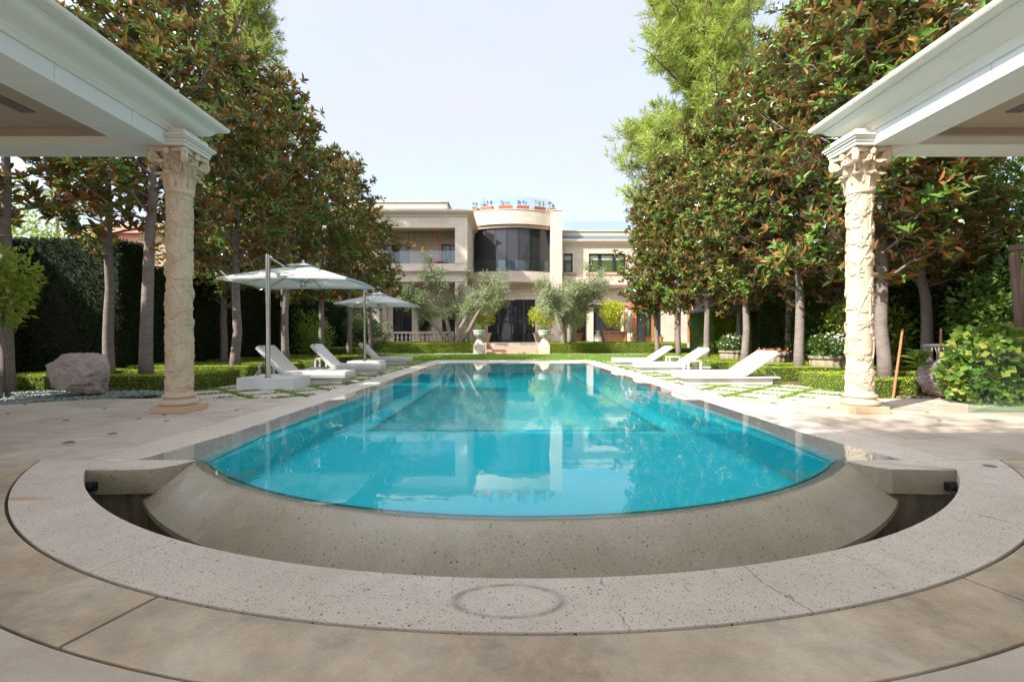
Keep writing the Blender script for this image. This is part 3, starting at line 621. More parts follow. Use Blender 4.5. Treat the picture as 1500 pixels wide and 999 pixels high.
def pavilion(s, label, seed):
    root = empty('pavilion', (s*8, 0, 0)); tag(root, label, 'pavilion', 'pavilions flanking the pool')
    ox = -s*8
    def fix(o): o.location.x = ox; return o
    Y1 = 7.42
    # beam & cornice
    mb = MB(); prof = cornice_prof(s); yend = 7.42
    loopx = []
    mp_ = [p for p in prof]
    # straight run along y then return along x at the front, mitred
    k = len(mp_); vs = []
    for (x, z) in mp_: vs.append((s*x, -2.4, z))
    for (x, z) in mp_: vs.append((s*x, 7.42-(x-4.585), z))
    for (x, z) in mp_: vs.append((s*13.4, 7.42-(x-4.585), z))
    fs = [(j*k+i, j*k+i+1, (j+1)*k+i+1, (j+1)*k+i) for j in range(2) for i in range(1, k-1)]
    mb.add(vs, fs); fix(mb.build('cornice', M['cornice'], root, smooth=True, auto=25, recalc=True))
    # fascia beams, in cut stone lengths with open joints
    mb = MB(); y = 6.62
    mb.box(s*5.012, s*5.6, 6.60, 7.03, 3.9, 4.11)
    for L in (.62, 1.02, 1.28, 1.6, 1.8, 2.0, 2.2):
        mb.box(s*5.0, s*5.6, y-L+.004, y-.004, 3.9, 4.108); y -= L
    mb.box(s*5.01, s*5.59, -2.4, 6.6, 3.905, 4.1)
    mb.box(s*5.61, s*13, 6.58, 7.02, 3.9, 4.108)
    fix(mb.build('beam', M['white'], root, bevel=.004))
    mb = MB(); mb.box(s*5.4, s*13, -2.4, 6.8, 4.112, 4.2); fix(mb.build('ceiling', M['ceiling'], root))
    mb = MB(); mb.box(s*5.605, s*5.66, -2.4, 6.575, 4.02, 4.11); mb.box(s*5.66, s*13, 6.52, 6.575, 4.02, 4.11); fix(mb.build('ceiling_trim', M['ceiling'], root))
    mb = MB()
    mb.box(s*6.32, s*6.52, 5.35, 6.05, 4.098, 4.111)
    for i in range(14): mb.box(s*6.33, s*6.51, 5.37+i*.05, 5.39+i*.05, 4.09, 4.099)
    fix(mb.build('ceiling_grille', M['grille'], root))
    mb = MB(); mb.prism([(s*4.6, 4.50), (s*13.4, 4.50), (s*13.4, 5.5), (s*9, 5.6), ], 'y', -2.4, 7.3); fix(mb.build('roof', M['slate'], root, recalc=True))
    # moulded block over the capital
    mb = MB(); cx, cy = s*5.03, 6.88
    for e, z0, z1 in ((.29, 3.905, 3.955), (.305, 3.955, 4.0), (.33, 4.0, 4.03), (.35, 4.03, 4.06)): mb.box(cx-e, cx+e, cy-e, cy+e, z0, z1)
    mb.box(cx-.27, cx+.27, cy-.27, cy+.27, 4.06, 4.15); fix(mb.build('impost_block', M['cornice'], root, bevel=.004))
    col = fix(carved_shaft(s*5.03, 6.9, seed, root))
    c = capital(s*5.03, 6.9, col)
    mb = MB(); mb.lathe([(.225, 0), (.245, .02), (.25, .045), (.24, .075), (.215, .085), (.205, .10), (.20, .115), (.215, .12), (.225, .14), (.215, .165), (.19, .17), (.183, .20), (.17, .215)], s*5.03, 6.9, .10, 48)
    mb.build('base', M['carved'], col, smooth=True, auto=60); mb = MB(); mb.box(s*5.03-.255, s*5.03+.255, 6.645, 7.155, 0.001, .1); mb.build('plinth', M['plinth'], col, bevel=.008)
    for cx, cy in ((s*12.6, 6.85), (s*12.6, -2.1), (s*5.3, -2.1)):
        mb = MB(); mb.lathe([(.25, 0), (.25, .2), (.17, .25), (.155, 3.6), (.28, 3.9)], cx, cy, 0, 24); fix(mb.build('rear_column', M['carved'], root, smooth=True))
    root.location.x += -.08 if s < 0 else .17
    return root
pavilion(-1, 'left pavilion roof with pale green cornice on a carved column', 3)
pavilion(1, 'right pavilion roof with white cornice on a sunlit carved column', 11)
# loggia behind and above the camera (joins the two pavilions)
root = empty('loggia', (0, -2, 0)); tag(root, 'pale flat roofed loggia behind the near end of the pool', 'loggia')
mb = MB(); mb.box(-4.56, 4.56, 0, 4.4, 4.2, 4.5); mb.build('roof', M['white'], root)
for x in (-4.2, 4.2):
    mb = MB(); mb.lathe([(.2, 0), (.16, .3), (.15, 3.9), (.25, 4.2)], x, .3, 0, 20); mb.build('rear_column', M['carved'], root, smooth=True)

# ------------------------------------------------------------------ trees
def tree_skeleton(g, H, cb, cr, nb, trunk_r, lean=.15, up=.35):
    mb = MB(); n = 14; pts = []; x = y = 0
    for i in range(n+1):
        t = i/n; pts.append(Vector((x, y, H*.97*t))); x += g.normal()*lean*.16; y += g.normal()*lean*.16
    mb.tube(pts, [trunk_r*(1.25 if i == 0 else 1)*(1-.9*(i/n)**.9)+.012 for i in range(n+1)], 10)
    tips = []
    def at(z):
        f = min(.999, z/(H*.97))*n; i = int(f); return pts[i].lerp(pts[i+1], f-i)
    for b in range(nb):
        t = ((b+.5)/nb); z = cb+(H*.95-cb)*t**.9; ang = b*2.399+g.normal()*.4; prof = cr*((.62+1.5*t) if t < .25 else 1-(t-.25)*.98)*g.uniform(.6, 1.15)
        p0 = at(z); L = max(.35, prof); d = Vector((math.cos(ang), math.sin(ang), up+.3*t)); seg = []
        for i in range(5):
            q = i/4; seg.append(p0+Vector((d.x*L*q, d.y*L*q, d.z*L*q+.25*L*q*q))+Vector(g.normal(size=3))*.05*q*L)
        mb.tube(seg, [max(.010, trunk_r*.30*(1-t*.6)*(1-.75*i/4)) for i in range(5)], 6)
        m_ = max(3, int(L*2.9)+2)
        for k in range(m_):
            q = .28+.72*(k+g.random())/m_; f = q*4; i = min(3, int(f)); sp = seg[i].lerp(seg[i+1], f-i)
            tw = Vector(g.normal(size=3)); tw.z = abs(tw.z)*.5+.1; tw = (tw.normalized()+d.normalized()*.5).normalized(); l = g.uniform(.25, .62)*(.6+.4*L/cr)
            e = sp+tw*l; mb.tube([sp, sp.lerp(e, .5)+Vector((0, 0, -.03)), e], [.010, .008, .006], 4, cap=False)
            tips += [(e, tw), (sp.lerp(e, .62)+Vector(g.normal(size=3))*.06, tw)]
            if g.random() < .7: tips.append((sp+Vector(g.normal(size=3))*.2, Vector((0, 0, 1))))
        tips.append((seg[-1], d.normalized()))
    tips.append((pts[-1], Vector((0, 0, 1))))
    return mb, np.array([list(a) for a, b in tips]), np.array([list(b) for a, b in tips])
def magnolia(seed, H=10.2, cb=2.6, cr=2.05, nb=41):
    g = np.random.default_rng(seed); mb, C, A = tree_skeleton(g, H, cb, cr, nb, .125)
    A = norm(A+np.array([0, 0, .45])); C2 = C+g.normal(size=C.shape)*.17; C = np.concatenate([C, C2]); A = np.concatenate([A, norm(A+g.normal(size=A.shape)*.4)])
    V, F = rosettes(C, A, 7, .235, (.45, 1.45), .37, g)
    root = empty('magnolia_tree'); t = mb.build('trunk', M['bark'], root, smooth=True, auto=False); mesh_np('crown', V, F, M['maglea'], root); return root
mags = [magnolia(s, H, cb, cr) for s, H, cb, cr in ((1, 10.4, 2.9, 1.95), (2, 9.9, 2.7, 2.2), (3, 10.3, 3.1, 1.8), (5, 9.6, 2.5, 2.3))]
magS = magnolia(31, 10.2, 3.4, 2.0, 42)
magS2 = magnolia(32, 9.0, 3.2, 1.7, 24)
magR = magnolia(21, 10.3, 2.2, 2.3, 90); magR2 = magnolia(23, 10.1, 2.4, 2.15, 84)
ordw = ['nearest', 'second', 'third', 'fourth', 'fifth', 'sixth', 'seventh']
used = set()
def put(proto, x, y, rz, sc, label, group, cat='tree'):
    if proto.name not in used: o = proto; used.add(proto.name)
    else: o = copy_tree(proto)
    o.location = (x, y, -.05); o.rotation_euler = (0, 0, rz); o.scale = (sc[0], sc[0], sc[1]); tag(o, label, cat, group); return o
rowL = [(10.0, 1.0), (13.2, .98), (16.3, 1.0), (19.3, .96), (22.5, .97), (25.8, .86)]
for i, (z, s) in enumerate(rowL):
    put(magS if i < 1 else mags[i % 4], -8.1, z, i*1.7+.6, (1, s), '%s magnolia in the left row counted from the left pavilion, brown leaf undersides' % ordw[i], 'magnolias in the left row')
for i, (x, z, s) in enumerate(((-10.0, 11.2, .95), (-10.4, 16.3, .9), (-10.4, 20.5, .85), (-10.3, 9.2, .95))):
    put((magS2, mags[3], mags[0], magS2)[i], x, z, i*2.1+1.3, (.95, s), ['slim magnolia in front of the tall clipped hedge left of the pool', 'middle magnolia of the rear left row behind the near parasol', 'farthest magnolia of the rear left row near the garden gate', 'slim magnolia at the left edge beside the yellow shrub'][i], 'magnolias in the rear left row')
for i, z in enumerate((10.0, 13.0, 16.1, 19.2, 22.3, 25.6)):
    put((magR, magR2, magR, magR2, magR, magR2)[i], 8.15, z, i*1.9+.3, (1.05, (1.0, 1.02, 1., 1.0, .98, .9)[i]), '%s magnolia in the sunlit right row counted from the right column' % ordw[i], 'magnolias in the right row')
for i, (x, z, s) in enumerate(((10.2, 11.4, .75), (10.2, 14.3, .95), (10.4, 17.2, 1), (10.2, 20.5, .95))):
    put((mags[2], magR, magR2, magR)[i], x, z, i*2.7+.3, (1.05, s), ['spreading magnolia behind the hedge and the leaning stake', 'rear magnolia behind the bowl of white flowers', 'rear magnolia behind the middle stone bowl', 'rear magnolia beside the ivy covered shed'][i], 'magnolias in the rear right row')
# pines
def pine(seed, H=26, cr=7, cb=6, nb=70):
    g = np.random.default_rng(seed); mb = MB(); n = 12
    pts = [Vector((g.normal()*.25, g.normal()*.25, H*i/n)) for i in range(n+1)]; mb.tube(pts, [.45*(1-.92*i/n)+.03 for i in range(n+1)], 10); C = []; A = []
    for b in range(nb):
        t = (b+.5)/nb; z = cb+(H-cb)*t; L = cr*(1-.75*t**1.5)*g.uniform(.58, .92); ang = b*2.399+g.normal()*.5; f = z/H*n; i = min(n-1, int(f)); p0 = pts[i].lerp(pts[i+1], f-i)
        d = Vector((math.cos(ang), math.sin(ang), .15+.5*t)); seg = [p0+d*L*q+Vector((0, 0, .22*L*q*q-.1*L*q))+Vector(g.normal(size=3))*.12*L*q*.5 for q in (0, .25, .5, .75, 1)]
        mb.tube(seg, [max(.02, .11*(1-t*.5)*(1-.8*q)) for q in (0, .25, .5, .75, 1)], 6)
        m_ = int(6+L*3.7)
        for k in range(m_):
            q = .25+.75*(k+g.random())/m_; ff = q*4; i = min(3, int(ff)); sp = seg[i].lerp(seg[i+1], ff-i); tw = Vector(g.normal(size=3)); tw.z = abs(tw.z)*.8+.1; tw.normalize(); l = g.uniform(.5, 1.3)
            e = sp+tw*l; mb.tube([sp, e], [.022, .012], 4, cap=False)
            for q2 in (1, .8, .55): C.append(list(sp.lerp(e, q2)+Vector(g.normal(size=3))*.16)); A.append(list((tw+Vector((0, 0, .3))).normalized()))
    C = np.array(C); A = np.array(A); k = 22; V, F = rosettes(C, A, k, .55, (.15, 1.9), .08, g, True)
    root = empty('pine_tree'); mb.build('trunk', M['pinebark'], root, smooth=True, auto=False); mesh_np('crown', V, F, M['needle'], root); return root
pn = pine(4, 26, 7.7, 8.5, 110); pn2 = pine(9, 25, 5.8, 7, 75)
for pr, x, y, rz, s, lab in ((pn, 12.3, 29.5, 2.4, (1.03, 1), 'tall light green pine rising behind the right magnolia row'), (pn2, 19.5, 25, 1.5, (1.05, 1), 'second tall pine behind the right magnolias, nearer the palm'),
                             (pn2, 17.2, 36, 4.4, (.9, .78), 'lower pine close to the right wing of the house'), (pn2, -17.5, 30, 2, (.8, .98), 'pale pine whose top shows above the left magnolias')):
    put(pr, x, y, rz, s, lab, 'pines beyond the garden')
# leaf blobs
def blob_pts(g, n, cen, rad, lumps=14, shell=.35):
    cen = np.array(cen); rad = np.array(rad); L = norm(g.normal(size=(lumps, 3))); k = g.integers(0, lumps, n)
    lc = L[k]*.62*np.cbrt(g.uniform(.2, 1, (lumps, 1)))[k]; d = norm(g.normal(size=(n, 3))); r = (1-shell*g.random((n, 1))**1.5)*.46*g.uniform(.75, 1.15, (lumps, 1))[k]
    p = lc+d*r; return cen+p*rad, norm(p*rad*.6+d)
def leafy(name, mat, cen, rad, n, L, seed, lumps=16, trunk=None, wr=.5, extra=None, label=None, cat=None, group=None, barkm='bark', ros=False, cols=None):
    g = np.random.default_rng(seed); P, O = blob_pts(g, n, (0, 0, cen[2]), rad, lumps)
    V, F = (rosettes(P, O, 5, L, (.4, 1.4), wr, g, True) if ros else rand_leaves(P, O, L, wr, g))
    root = empty(name, (cen[0], cen[1], 0)); mesh_np('crown' if trunk else 'foliage', V, F, M[mat], root)
    mb = MB(); h = trunk[1] if trunk else cen[2]*.8; r = trunk[0] if trunk else .03; z0 = trunk[2] if trunk and len(trunk) > 2 else -.05
    for k in range(1 if trunk else 5):
        b = Vector((0, 0, z0)) if trunk else Vector((g.normal()*rad[0]*.2, g.normal()*rad[1]*.2, z0)); top = Vector((g.normal()*.1, g.normal()*.1, h)); mb.tube([b, b.lerp(top, .5)+Vector((g.normal()*.06, g.normal()*.06, 0)), top], [r*1.2, r, r*.8], 8)
    for k in range(9):
        e = Vector(P[g.integers(0, n)]); b = Vector((0, 0, max(z0, h*.85))); mb.tube([b, b.lerp(e, .5)+Vector(g.normal(size=3))*.08*rad[0], e], [r*.55, r*.35, r*.15], 6)
    mb.build('trunk' if trunk else 'stem', M[barkm], root, smooth=True, auto=False); tag(root, label, cat or 'shrub', group); return root
# background broadleaf trees
bgt = [(-23.5, 20, 4.8, (5, 4, 3.6), 'bright', 14000, .2, 'bright green tree above the tall hedge at far left'), (-14.5, 22, 4.2, (3.4, 3, 3.4), 'shrub', 9000, .2, 'dark tree behind the left magnolias nearest the tall hedge'),
       (-14.5, 28, 4.0, (3.6, 3, 3.4), 'bright', 9000, .2, 'yellow green tree behind the left magnolias'), (-14.5, 34, 3.4, (3.2, 3, 3.0), 'shrub', 8000, .2, 'dark tree beside the left corner of the house'),
       (13.8, 12.5, 4.6, (3.0, 3, 4.8), 'shrub', 15000, .17, 'dense dark tree behind the glass screen at right'), (17.5, 11.2, 5.0, (3.4, 3, 5), 'shrub', 12000, .18, 'dense dark tree at the right edge behind the furled parasol'),
       (13.6, 17.5, 4.2, (2.8, 3, 4.6), 'shrub', 12000, .18, 'dark tree behind the bowls of white flowers'), (14.5, 22.5, 5.0, (3.0, 3, 4.6), 'bright', 9000, .18, 'lighter tree rising behind the ivy covered shed'), (-25, 12, 4.6, (5, 3, 4.6), 'shrub', 9000, .2, 'dark tree outside the hedge beside the left pavilion'),
       (17, 34, 4.6, (4, 3, 4.6), 'shrub', 9000, .2, 'dark tree behind the cedar pergola')]
for i, (x, y, z, rad, mt, n, L, lab) in enumerate(bgt):
    leafy('broadleaf_tree', mt, (x, y, z), rad, n, L, 40+i, 26, trunk=(.18, z), label=lab, cat='tree', group='trees beyond the garden')
leafy('broadleaf_tree', 'shrub', (-7.6, -4.2, 10.4), (5, 4.2, 3.0), 5200, .24, 63, 22, trunk=(.2, 9.6), label='unseen open crowned tree behind the left pavilion, added to dapple the near end of the pool', cat='tree')  # out of view, added so its crown breaks up the sun and shadow edge
# tall clipped hedges
def hedge(name, x0, x1, y0, y1, h, mat, inner, dens, L, label, group, parent=None, z0=-.05, faces='all'):
    g = np.random.default_rng(int(abs(x0*31+y0*17+h*7)*100) % 99991); mb = MB(); e = L*.35
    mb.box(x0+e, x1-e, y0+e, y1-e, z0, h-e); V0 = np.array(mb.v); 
    P = []; O = []
    for ax, v, sg in ((0, x0, -1), (0, x1, 1), (1, y0, -1), (1, y1, 1), (2, h, 1)):
        d = [(x0, x1), (y0, y1), (z0, h)]; A_ = 1
        for k in range(3):
            if k != ax: A_ *= d[k][1]-d[k][0]
        n = int(A_*dens); 
        if n < 1: continue
        p = np.stack([g.uniform(*d[k], n) for k in range(3)], 1); wv = .03*np.sin(p[:, 0]*2.3+p[:, 2]*1.7+1)+.03*np.sin(p[:, 1]*2.9+p[:, 0]*.7); p[:, ax] = v+sg*(g.uniform(-L*.8, L*.25, n)+wv*min(1, h)*.6); o = np.zeros((n, 3)); o[:, ax] = sg; P.append(p); O.append(o)
    P = np.concatenate(P); O = np.concatenate(O); V, F = rand_leaves(P, O, L, .55, g, .9)
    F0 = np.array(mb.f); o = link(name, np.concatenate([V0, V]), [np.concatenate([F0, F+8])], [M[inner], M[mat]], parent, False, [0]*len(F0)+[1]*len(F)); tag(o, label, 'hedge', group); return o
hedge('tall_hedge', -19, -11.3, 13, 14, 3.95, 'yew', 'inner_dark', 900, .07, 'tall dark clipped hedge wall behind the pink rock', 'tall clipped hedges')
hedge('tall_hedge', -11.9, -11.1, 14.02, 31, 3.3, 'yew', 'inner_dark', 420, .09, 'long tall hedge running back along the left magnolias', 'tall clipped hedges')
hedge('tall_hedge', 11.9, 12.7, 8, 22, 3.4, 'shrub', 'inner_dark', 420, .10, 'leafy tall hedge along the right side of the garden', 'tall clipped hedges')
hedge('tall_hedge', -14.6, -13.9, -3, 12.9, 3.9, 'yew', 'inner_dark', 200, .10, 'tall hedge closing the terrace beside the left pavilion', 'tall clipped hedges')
# box hedge rings
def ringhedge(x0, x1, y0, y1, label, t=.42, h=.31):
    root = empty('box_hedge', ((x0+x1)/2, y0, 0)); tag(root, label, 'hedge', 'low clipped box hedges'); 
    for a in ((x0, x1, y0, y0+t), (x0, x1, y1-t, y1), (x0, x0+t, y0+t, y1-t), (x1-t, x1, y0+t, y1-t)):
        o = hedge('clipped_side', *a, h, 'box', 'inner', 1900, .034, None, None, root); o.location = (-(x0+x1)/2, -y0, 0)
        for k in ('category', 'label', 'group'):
            if k in o: del o[k]
    return root
for i, y in enumerate((9.6, 12.9, 16.3, 19.9)):
    ringhedge(-11, -7.05, y, y+2.1, '%s low box hedge enclosure left of the pool, around magnolia trunks' % ordw[i])
for i, (y, d) in enumerate(((8.75, 2.2), (12.4, 2.1), (15.4, 2.1), (18.7, 2.1), (22, 2))):
    ringhedge(6.85, 11, y, y+d, '%s low box hedge enclosure right of the pool, in sun' % ordw[i])
hedge('box_hedge', -13, -10.4, 8.9, 9.5, .34, 'box', 'inner', 1500, .034, 'low box hedge behind the pink rock', 'low clipped box hedges')
for s, nm in ((-1, 'left'), (1, 'right')):
    a, b = (-13, -2.75) if s < 0 else (2.62, 13)
    hedge('box_hedge', a, b, 33.9, 34.6, .74, 'box', 'inner', 1600, .05, 'long box hedge below the terrace %s of the steps' % nm, 'low clipped box hedges')
    hedge('box_hedge', a, b, 35.0, 35.35, .86, 'box', 'inner', 500, .05, 'upper box hedge %s of the steps at the terrace foot' % nm, 'low clipped box hedges')
hedge('box_hedge', -11, -8.9, 26, 28, .55, 'box', 'inner', 900, .05, 'square box hedge at the left of the lawn', 'low clipped box hedges')
hedge('box_hedge', 9.2, 12, 27, 28, .5, 'box', 'inner', 900, .05, 'square box hedge at the right of the lawn', 'low clipped box hedges')

# ------------------------------------------------------------------ house
HO = empty('mansion', (0, 43.6, 0)); tag(HO, 'two storey pale limestone mansion with curved glass bay above the terrace', 'house')
def hp(o): o.location.y = -43.6; return o
def wallop(mb, x0, x1, z0, z1, y0, y1, ops):
    """wall in xz with rectangular openings"""
    ops = sorted(ops); xs = x0
    for a, b, c, d in ops:
        if a > xs: mb.box(xs, a, y0, y1, z0, z1)
        if c > z0: mb.box(a, b, y0, y1, z0, c)
        if d < z1: mb.box(a, b, y0, y1, d, z1)
        xs = b
    if xs < x1: mb.box(xs, x1, y0, y1, z0, z1)
TZ = .75
def window(x0, x1, z0, z1, y, mulls=(), pane='pane', fr=.09, trans=None, name='window'):
    mb = MB(); mb.box(x0, x0+fr, y, y+.12, z0, z1); mb.box(x1-fr, x1, y, y+.12, z0, z1); mb.box(x0+fr, x1-fr, y, y+.12, z1-fr, z1); mb.box(x0+fr, x1-fr, y, y+.12, z0, z0+fr)
    for mx_, wd in mulls: mb.box(mx_-wd/2, mx_+wd/2, y-.01, y+.11, z0+fr, z1-fr)
    f = hp(mb.build(name, M['frame'], HO)); mb = MB(); mb.box(x0+fr*.5, x1-fr*.5, y+.06, y+.09, z0+fr*.5, z1-fr*.5); mb.build('pane', M[pane], f); return f
# left wing
XL, XR, YF, YB = -15.5, -3.66, 37.0, 43.6
mb = MB()
wallop(mb, XL, XR, TZ, 5.72, YF, YF+.9, [(-15.4, -11.35, TZ, 5.7), (-10.8, -4.66, TZ, 5.7)])
wallop(mb, XL, XR, 7.2, 11.0, YF+.0, YF+.9, [(-15.4, -11.35, 7.2, 10.1), (-10.8, -4.66, 7.2, 10.1)])
wallop(mb, XL, XR, 5.72, 7.2, YF+.03, YF+.93, [])
mb.box(XR-.9, XR-.003, YF+.91, YB, 0, 11.0)      # inner side wall
mb.box(XL, XL+.5, YF+.91, YB+6, 0, 11.0)
hp(mb.build('wall', M['house'], HO))
mb = MB()
wallop(mb, XL+.5, XR-.9, TZ, 5.8, 40.2, 40.5, [(-10.55, -8.85, TZ, 4.3), (-6.2, -4.75, TZ, 4.3)])
wallop(mb, XL+.5, XR-.9, 6.4, 10.4, 40.2, 40.5, [(-11.4, -9.1, 6.5, 9.4), (-6.25, -4.75, 6.5, 9.4)])
for x in (-11.4, -8.2, -7.1): mb.box(x, x+.35, 40.05, 40.19, TZ, 5.8)
hp(mb.build('loggia_wall', M['house'], HO))
mb = MB(); mb.box(XL+.5, XR-.9, YF+.93, 43, 5.72, 6.4); mb.box(XL+.5, XR-.9, YF+.9, 43, 10.4, 10.95); hp(mb.build('loggia_ceiling', M['beige'], HO))
for x0, x1 in ((-10.55, -8.85), (-6.2, -4.75)): window(x0, x1, TZ, 4.3, 40.3, (((x0+x1)/2, .08),), name='glazed_door')
for x0, x1 in ((-11.4, -9.1), (-6.25, -4.75)): window(x0, x1, 6.5, 9.4, 40.3, (((x0+x1)/2, .08),))
def moulding(mb, x0, x1, y, prof, ret=None):
    # prof list (out, z): sweep along x, optional return along +y on the right end
    k = len(prof); vs = [(x0, y-o, z) for o, z in prof]+[(x1+(o if ret else 0), y-o, z) for o, z in prof]
    if ret: vs += [(x1+o, ret, z) for o, z in prof]
    mb.add(vs, [(j*k+i, (j+1)*k+i, (j+1)*k+i+1, j*k+i+1) for j in range(2 if ret else 1) for i in range(k-1)])
    if not ret: mb.add([(x0, y-o, z) for o, z in prof], [tuple(range(k))]); mb.add([(x1, y-o, z) for o, z in prof], [tuple(range(k-1, -1, -1))])
CP = [(0, 0), (.08, .02), (.10, .12), (.22, .18), (.38, .26), (.46, .36), (.46, .46), (0, .5)]
def cp(z, s=1, h=1): return [(o*s, z+b*h) for o, b in CP]
mb = MB(); moulding(mb, XL-.4, XR, YF, cp(10.98, 1, 1.1), ret=44); moulding(mb, XL-.4, XR, YF, cp(6.32, .6, .7), ret=43.3); moulding(mb, XL-.4, XR, YF, [(0, 5.70), (.05, 5.72), (.05, 5.80), (0, 5.82)], ret=43.3)
mb.box(XL, XR, YF+.03, 44, 11.5, 11.53); hp(mb.build('cornice', M['trim'], HO, recalc=True))
mb = MB(); mb.add([(XL-.2, YF+.2, 11.54), (XR-.1, YF+.2, 11.54), (XR-1.9, YF+2.4, 12.35), (XL+.5, YF+2.4, 12.35), (XR-1.9, 46, 12.35), (XR-.1, 46, 11.54)], [(0, 1, 2, 3), (1, 5, 4, 2)]); hp(mb.build('roof', M['slate'], HO))
mb = MB(); mb.box(XL+1, XR-1.95, YF+2.35, 46, 12.3, 12.85); mb.box(XL+.9, XR-1.85, YF+2.25, 46, 12.85, 12.95); hp(mb.build('parapet', M['trim'], HO))
# glass rails
def rail(x0, x1, z0, z1, y, name='glass_railing'):
    mb = MB(); mb.box(x0, x1, y, y+.03, z0, z1); return hp(mb.build(name, M['rail'], HO))
rail(-10.8, -4.66, 7.2, 8.3, YF+.35); rail(-15.3, -11.35, 7.2, 8.3, YF+.35)
rail(-5.6, -4.0, 12.6, 13.9, 45); rail(4.75, 13, 11.55, 12.75, 45.2)
# centre bay
def bayarc(Rr, n, half=3.62, yc=None):
    yc = yc if yc is not None else 42.2+7.2
    a = math.asin(min(1, half/Rr)); return [(Rr*math.sin(-a+2*a*i/n), yc-Rr*math.cos(-a+2*a*i/n)) for i in range(n+1)]
def bayband(Ro, Ri, z0, z1, half=3.62, n=32):
    mb = MB(); return mb, mb.slab(bayarc(Ro, n, half)+bayarc(Ri, n, half)[::-1], z0, z1)
for Ro, Ri, z0, z1, mt, nm in ((7.2, 5.6, 11.75, 13.05, 'house', 'parapet'), (7.0, 5.6, 11.45, 11.75, 'beige', 'soffit'), (7.2, 5.5, 6.6, 7.37, 'house', 'balcony'), (7.32, 5.5, 6.35, 6.6, 'trim', 'cornice'), (7.25, 6, 13.05, 13.12, 'trim', 'coping')):
    mb, _ = bayband(Ro, Ri, z0, z1); hp(mb.build(nm, M[mt], HO, recalc=True, smooth=True, auto=30))
for i in range(7):   # curved glazing: separate window leaves
    pts = bayarc(6.75, 7, 3.60); (x0, y0), (x1, y1) = pts[i], pts[i+1]; d = Vector((x1-x0, y1-y0, 0)); L = d.length; d.normalize(); nrm = Vector((d.y, -d.x, 0))
    mb = MB()
    def qb(u0, u1, z0, z1, o0, o1):
        c = [Vector((x0, y0, 0))+d*u+nrm*o for u, o in ((u0, o0), (u1, o0), (u1, o1), (u0, o1))]; mb.add([(p.x, p.y, z) for z in (z0, z1) for p in c], [(0, 3, 2, 1), (4, 5, 6, 7), (0, 1, 5, 4), (1, 2, 6, 5), (2, 3, 7, 6), (3, 0, 4, 7)])
    qb(0, .07, 7.38, 11.44, -.05, .05); qb(L-.07, L, 7.38, 11.44, -.05, .05); qb(.07, L-.07, 11.36, 11.44, -.05, .05); qb(.07, L-.07, 7.38, 7.46, -.05, .05)
    f = hp(mb.build('window', M['frame'], HO)); mb = MB(); qb(.05, L-.05, 7.44, 11.38, -.01, .01); mb.build('pane', M['pane'], f)
mb = MB(); mb.slab(bayarc(7.15, 24, 3.5)+bayarc(7.12, 24, 3.5)[::-1], 7.37, 8.4); hp(mb.build('glass_railing', M['rail'], HO, recalc=True))
mb = MB(); mb.slab(bayarc(6.9, 24, 3.62)+bayarc(6.87, 24, 3.62)[::-1], 13.12, 14.35); hp(mb.build('glass_railing', M['rail'], HO, recalc=True))
mb = MB(); mb.box(-3.66, 3.7, 45.0, 45.3, 7, 12); mb.box(-3.64, 3.62, 43.8, 50, 11.4, 11.7); hp(mb.build('bay_back_wall', M['dark'], HO))
# bay pier and ground floor centre
mb = MB(); mb.box(3.62, 4.68, 42.55, 46, TZ-.8, 13.05)
wallop(mb, -3.66, 3.62, TZ, 6.35, 43.6, 44.1, [(-2.35, 2.2, TZ, 4.83)])
hp(mb.build('wall', M['house'], HO))
mb = MB(); mb.box(3.58, 4.72, 42.5, 46, 13.05, 13.15); hp(mb.build('pier_cap', M['trim'], HO))
for a_, b_ in ((-2.6, -2.35), (2.2, 2.45)):
    mb = MB(); mb.box(a_, b_, 43.5, 43.6, TZ, 4.829); hp(mb.build('door_jamb', M['trim'], HO))
mb = MB(); mb.box(-2.6, 2.45, 43.48, 43.6, 4.83, 5.1); hp(mb.build('door_lintel', M['trim'], HO)); mb = MB(); mb.box(-.35, .25, 43.42, 43.478, 4.75, 5.3); hp(mb.build('keystone', M['trim'], HO)); mb = MB(); moulding(mb, -3.6, 3.6, 43.6, cp(5.5, .4, .5)); hp(mb.build('string_course', M['trim'], HO))
for x0, x1 in ((-2.35, -1.25), (-1.25, -.05), (-.05, 1.1), (1.1, 2.2)):
    f = window(x0, x1, TZ, 4.83, 43.75, (), name='glazed_door')
    mb = MB(); mb.box(x1-.16 if x0 < -.1 else x0+.11, x1-.12 if x0 < -.1 else x0+.15, 43.68, 43.72, 1.6, 2.4); mb.build('handle', M['steel'], f)
# right wing
XR0, XR1, YR = 4.68, 20.0, 44.0
mb = MB()
wallop(mb, XR0, XR1, 6.3, 10.6, YR, YR+.5, [(4.95, 5.85, 7.5, 9.3), (7.4, 10.95, 7.5, 9.3), (12.4, 14.4, 7.5, 9.3)])
wallop(mb, XR0, XR1, TZ, 6.0, YR+.25, YR+.7, [(5.6, 7.2, TZ, 4.4), (7.9, 10.6, TZ, 4.4), (12, 14.5, TZ, 4.0)])
mb.box(XR0, XR1, YR-.55, YR+.25, 6.3, 6.95); mb.box(XR1-.4, XR1, YR+.75, 52, 0, 11); hp(mb.build('wall', M['house'], HO))
mb = MB(); moulding(mb, XR0, XR1, YR-.55, cp(5.93, .6, .75)); moulding(mb, XR0, XR1, YR, cp(10.05, .95, 1.1)); mb.box(XR0, XR1, YR+.3, YR+.6, 11.05, 11.5); mb.box(XR0, XR1, YR+.2, YR+.7, 11.5, 11.6)
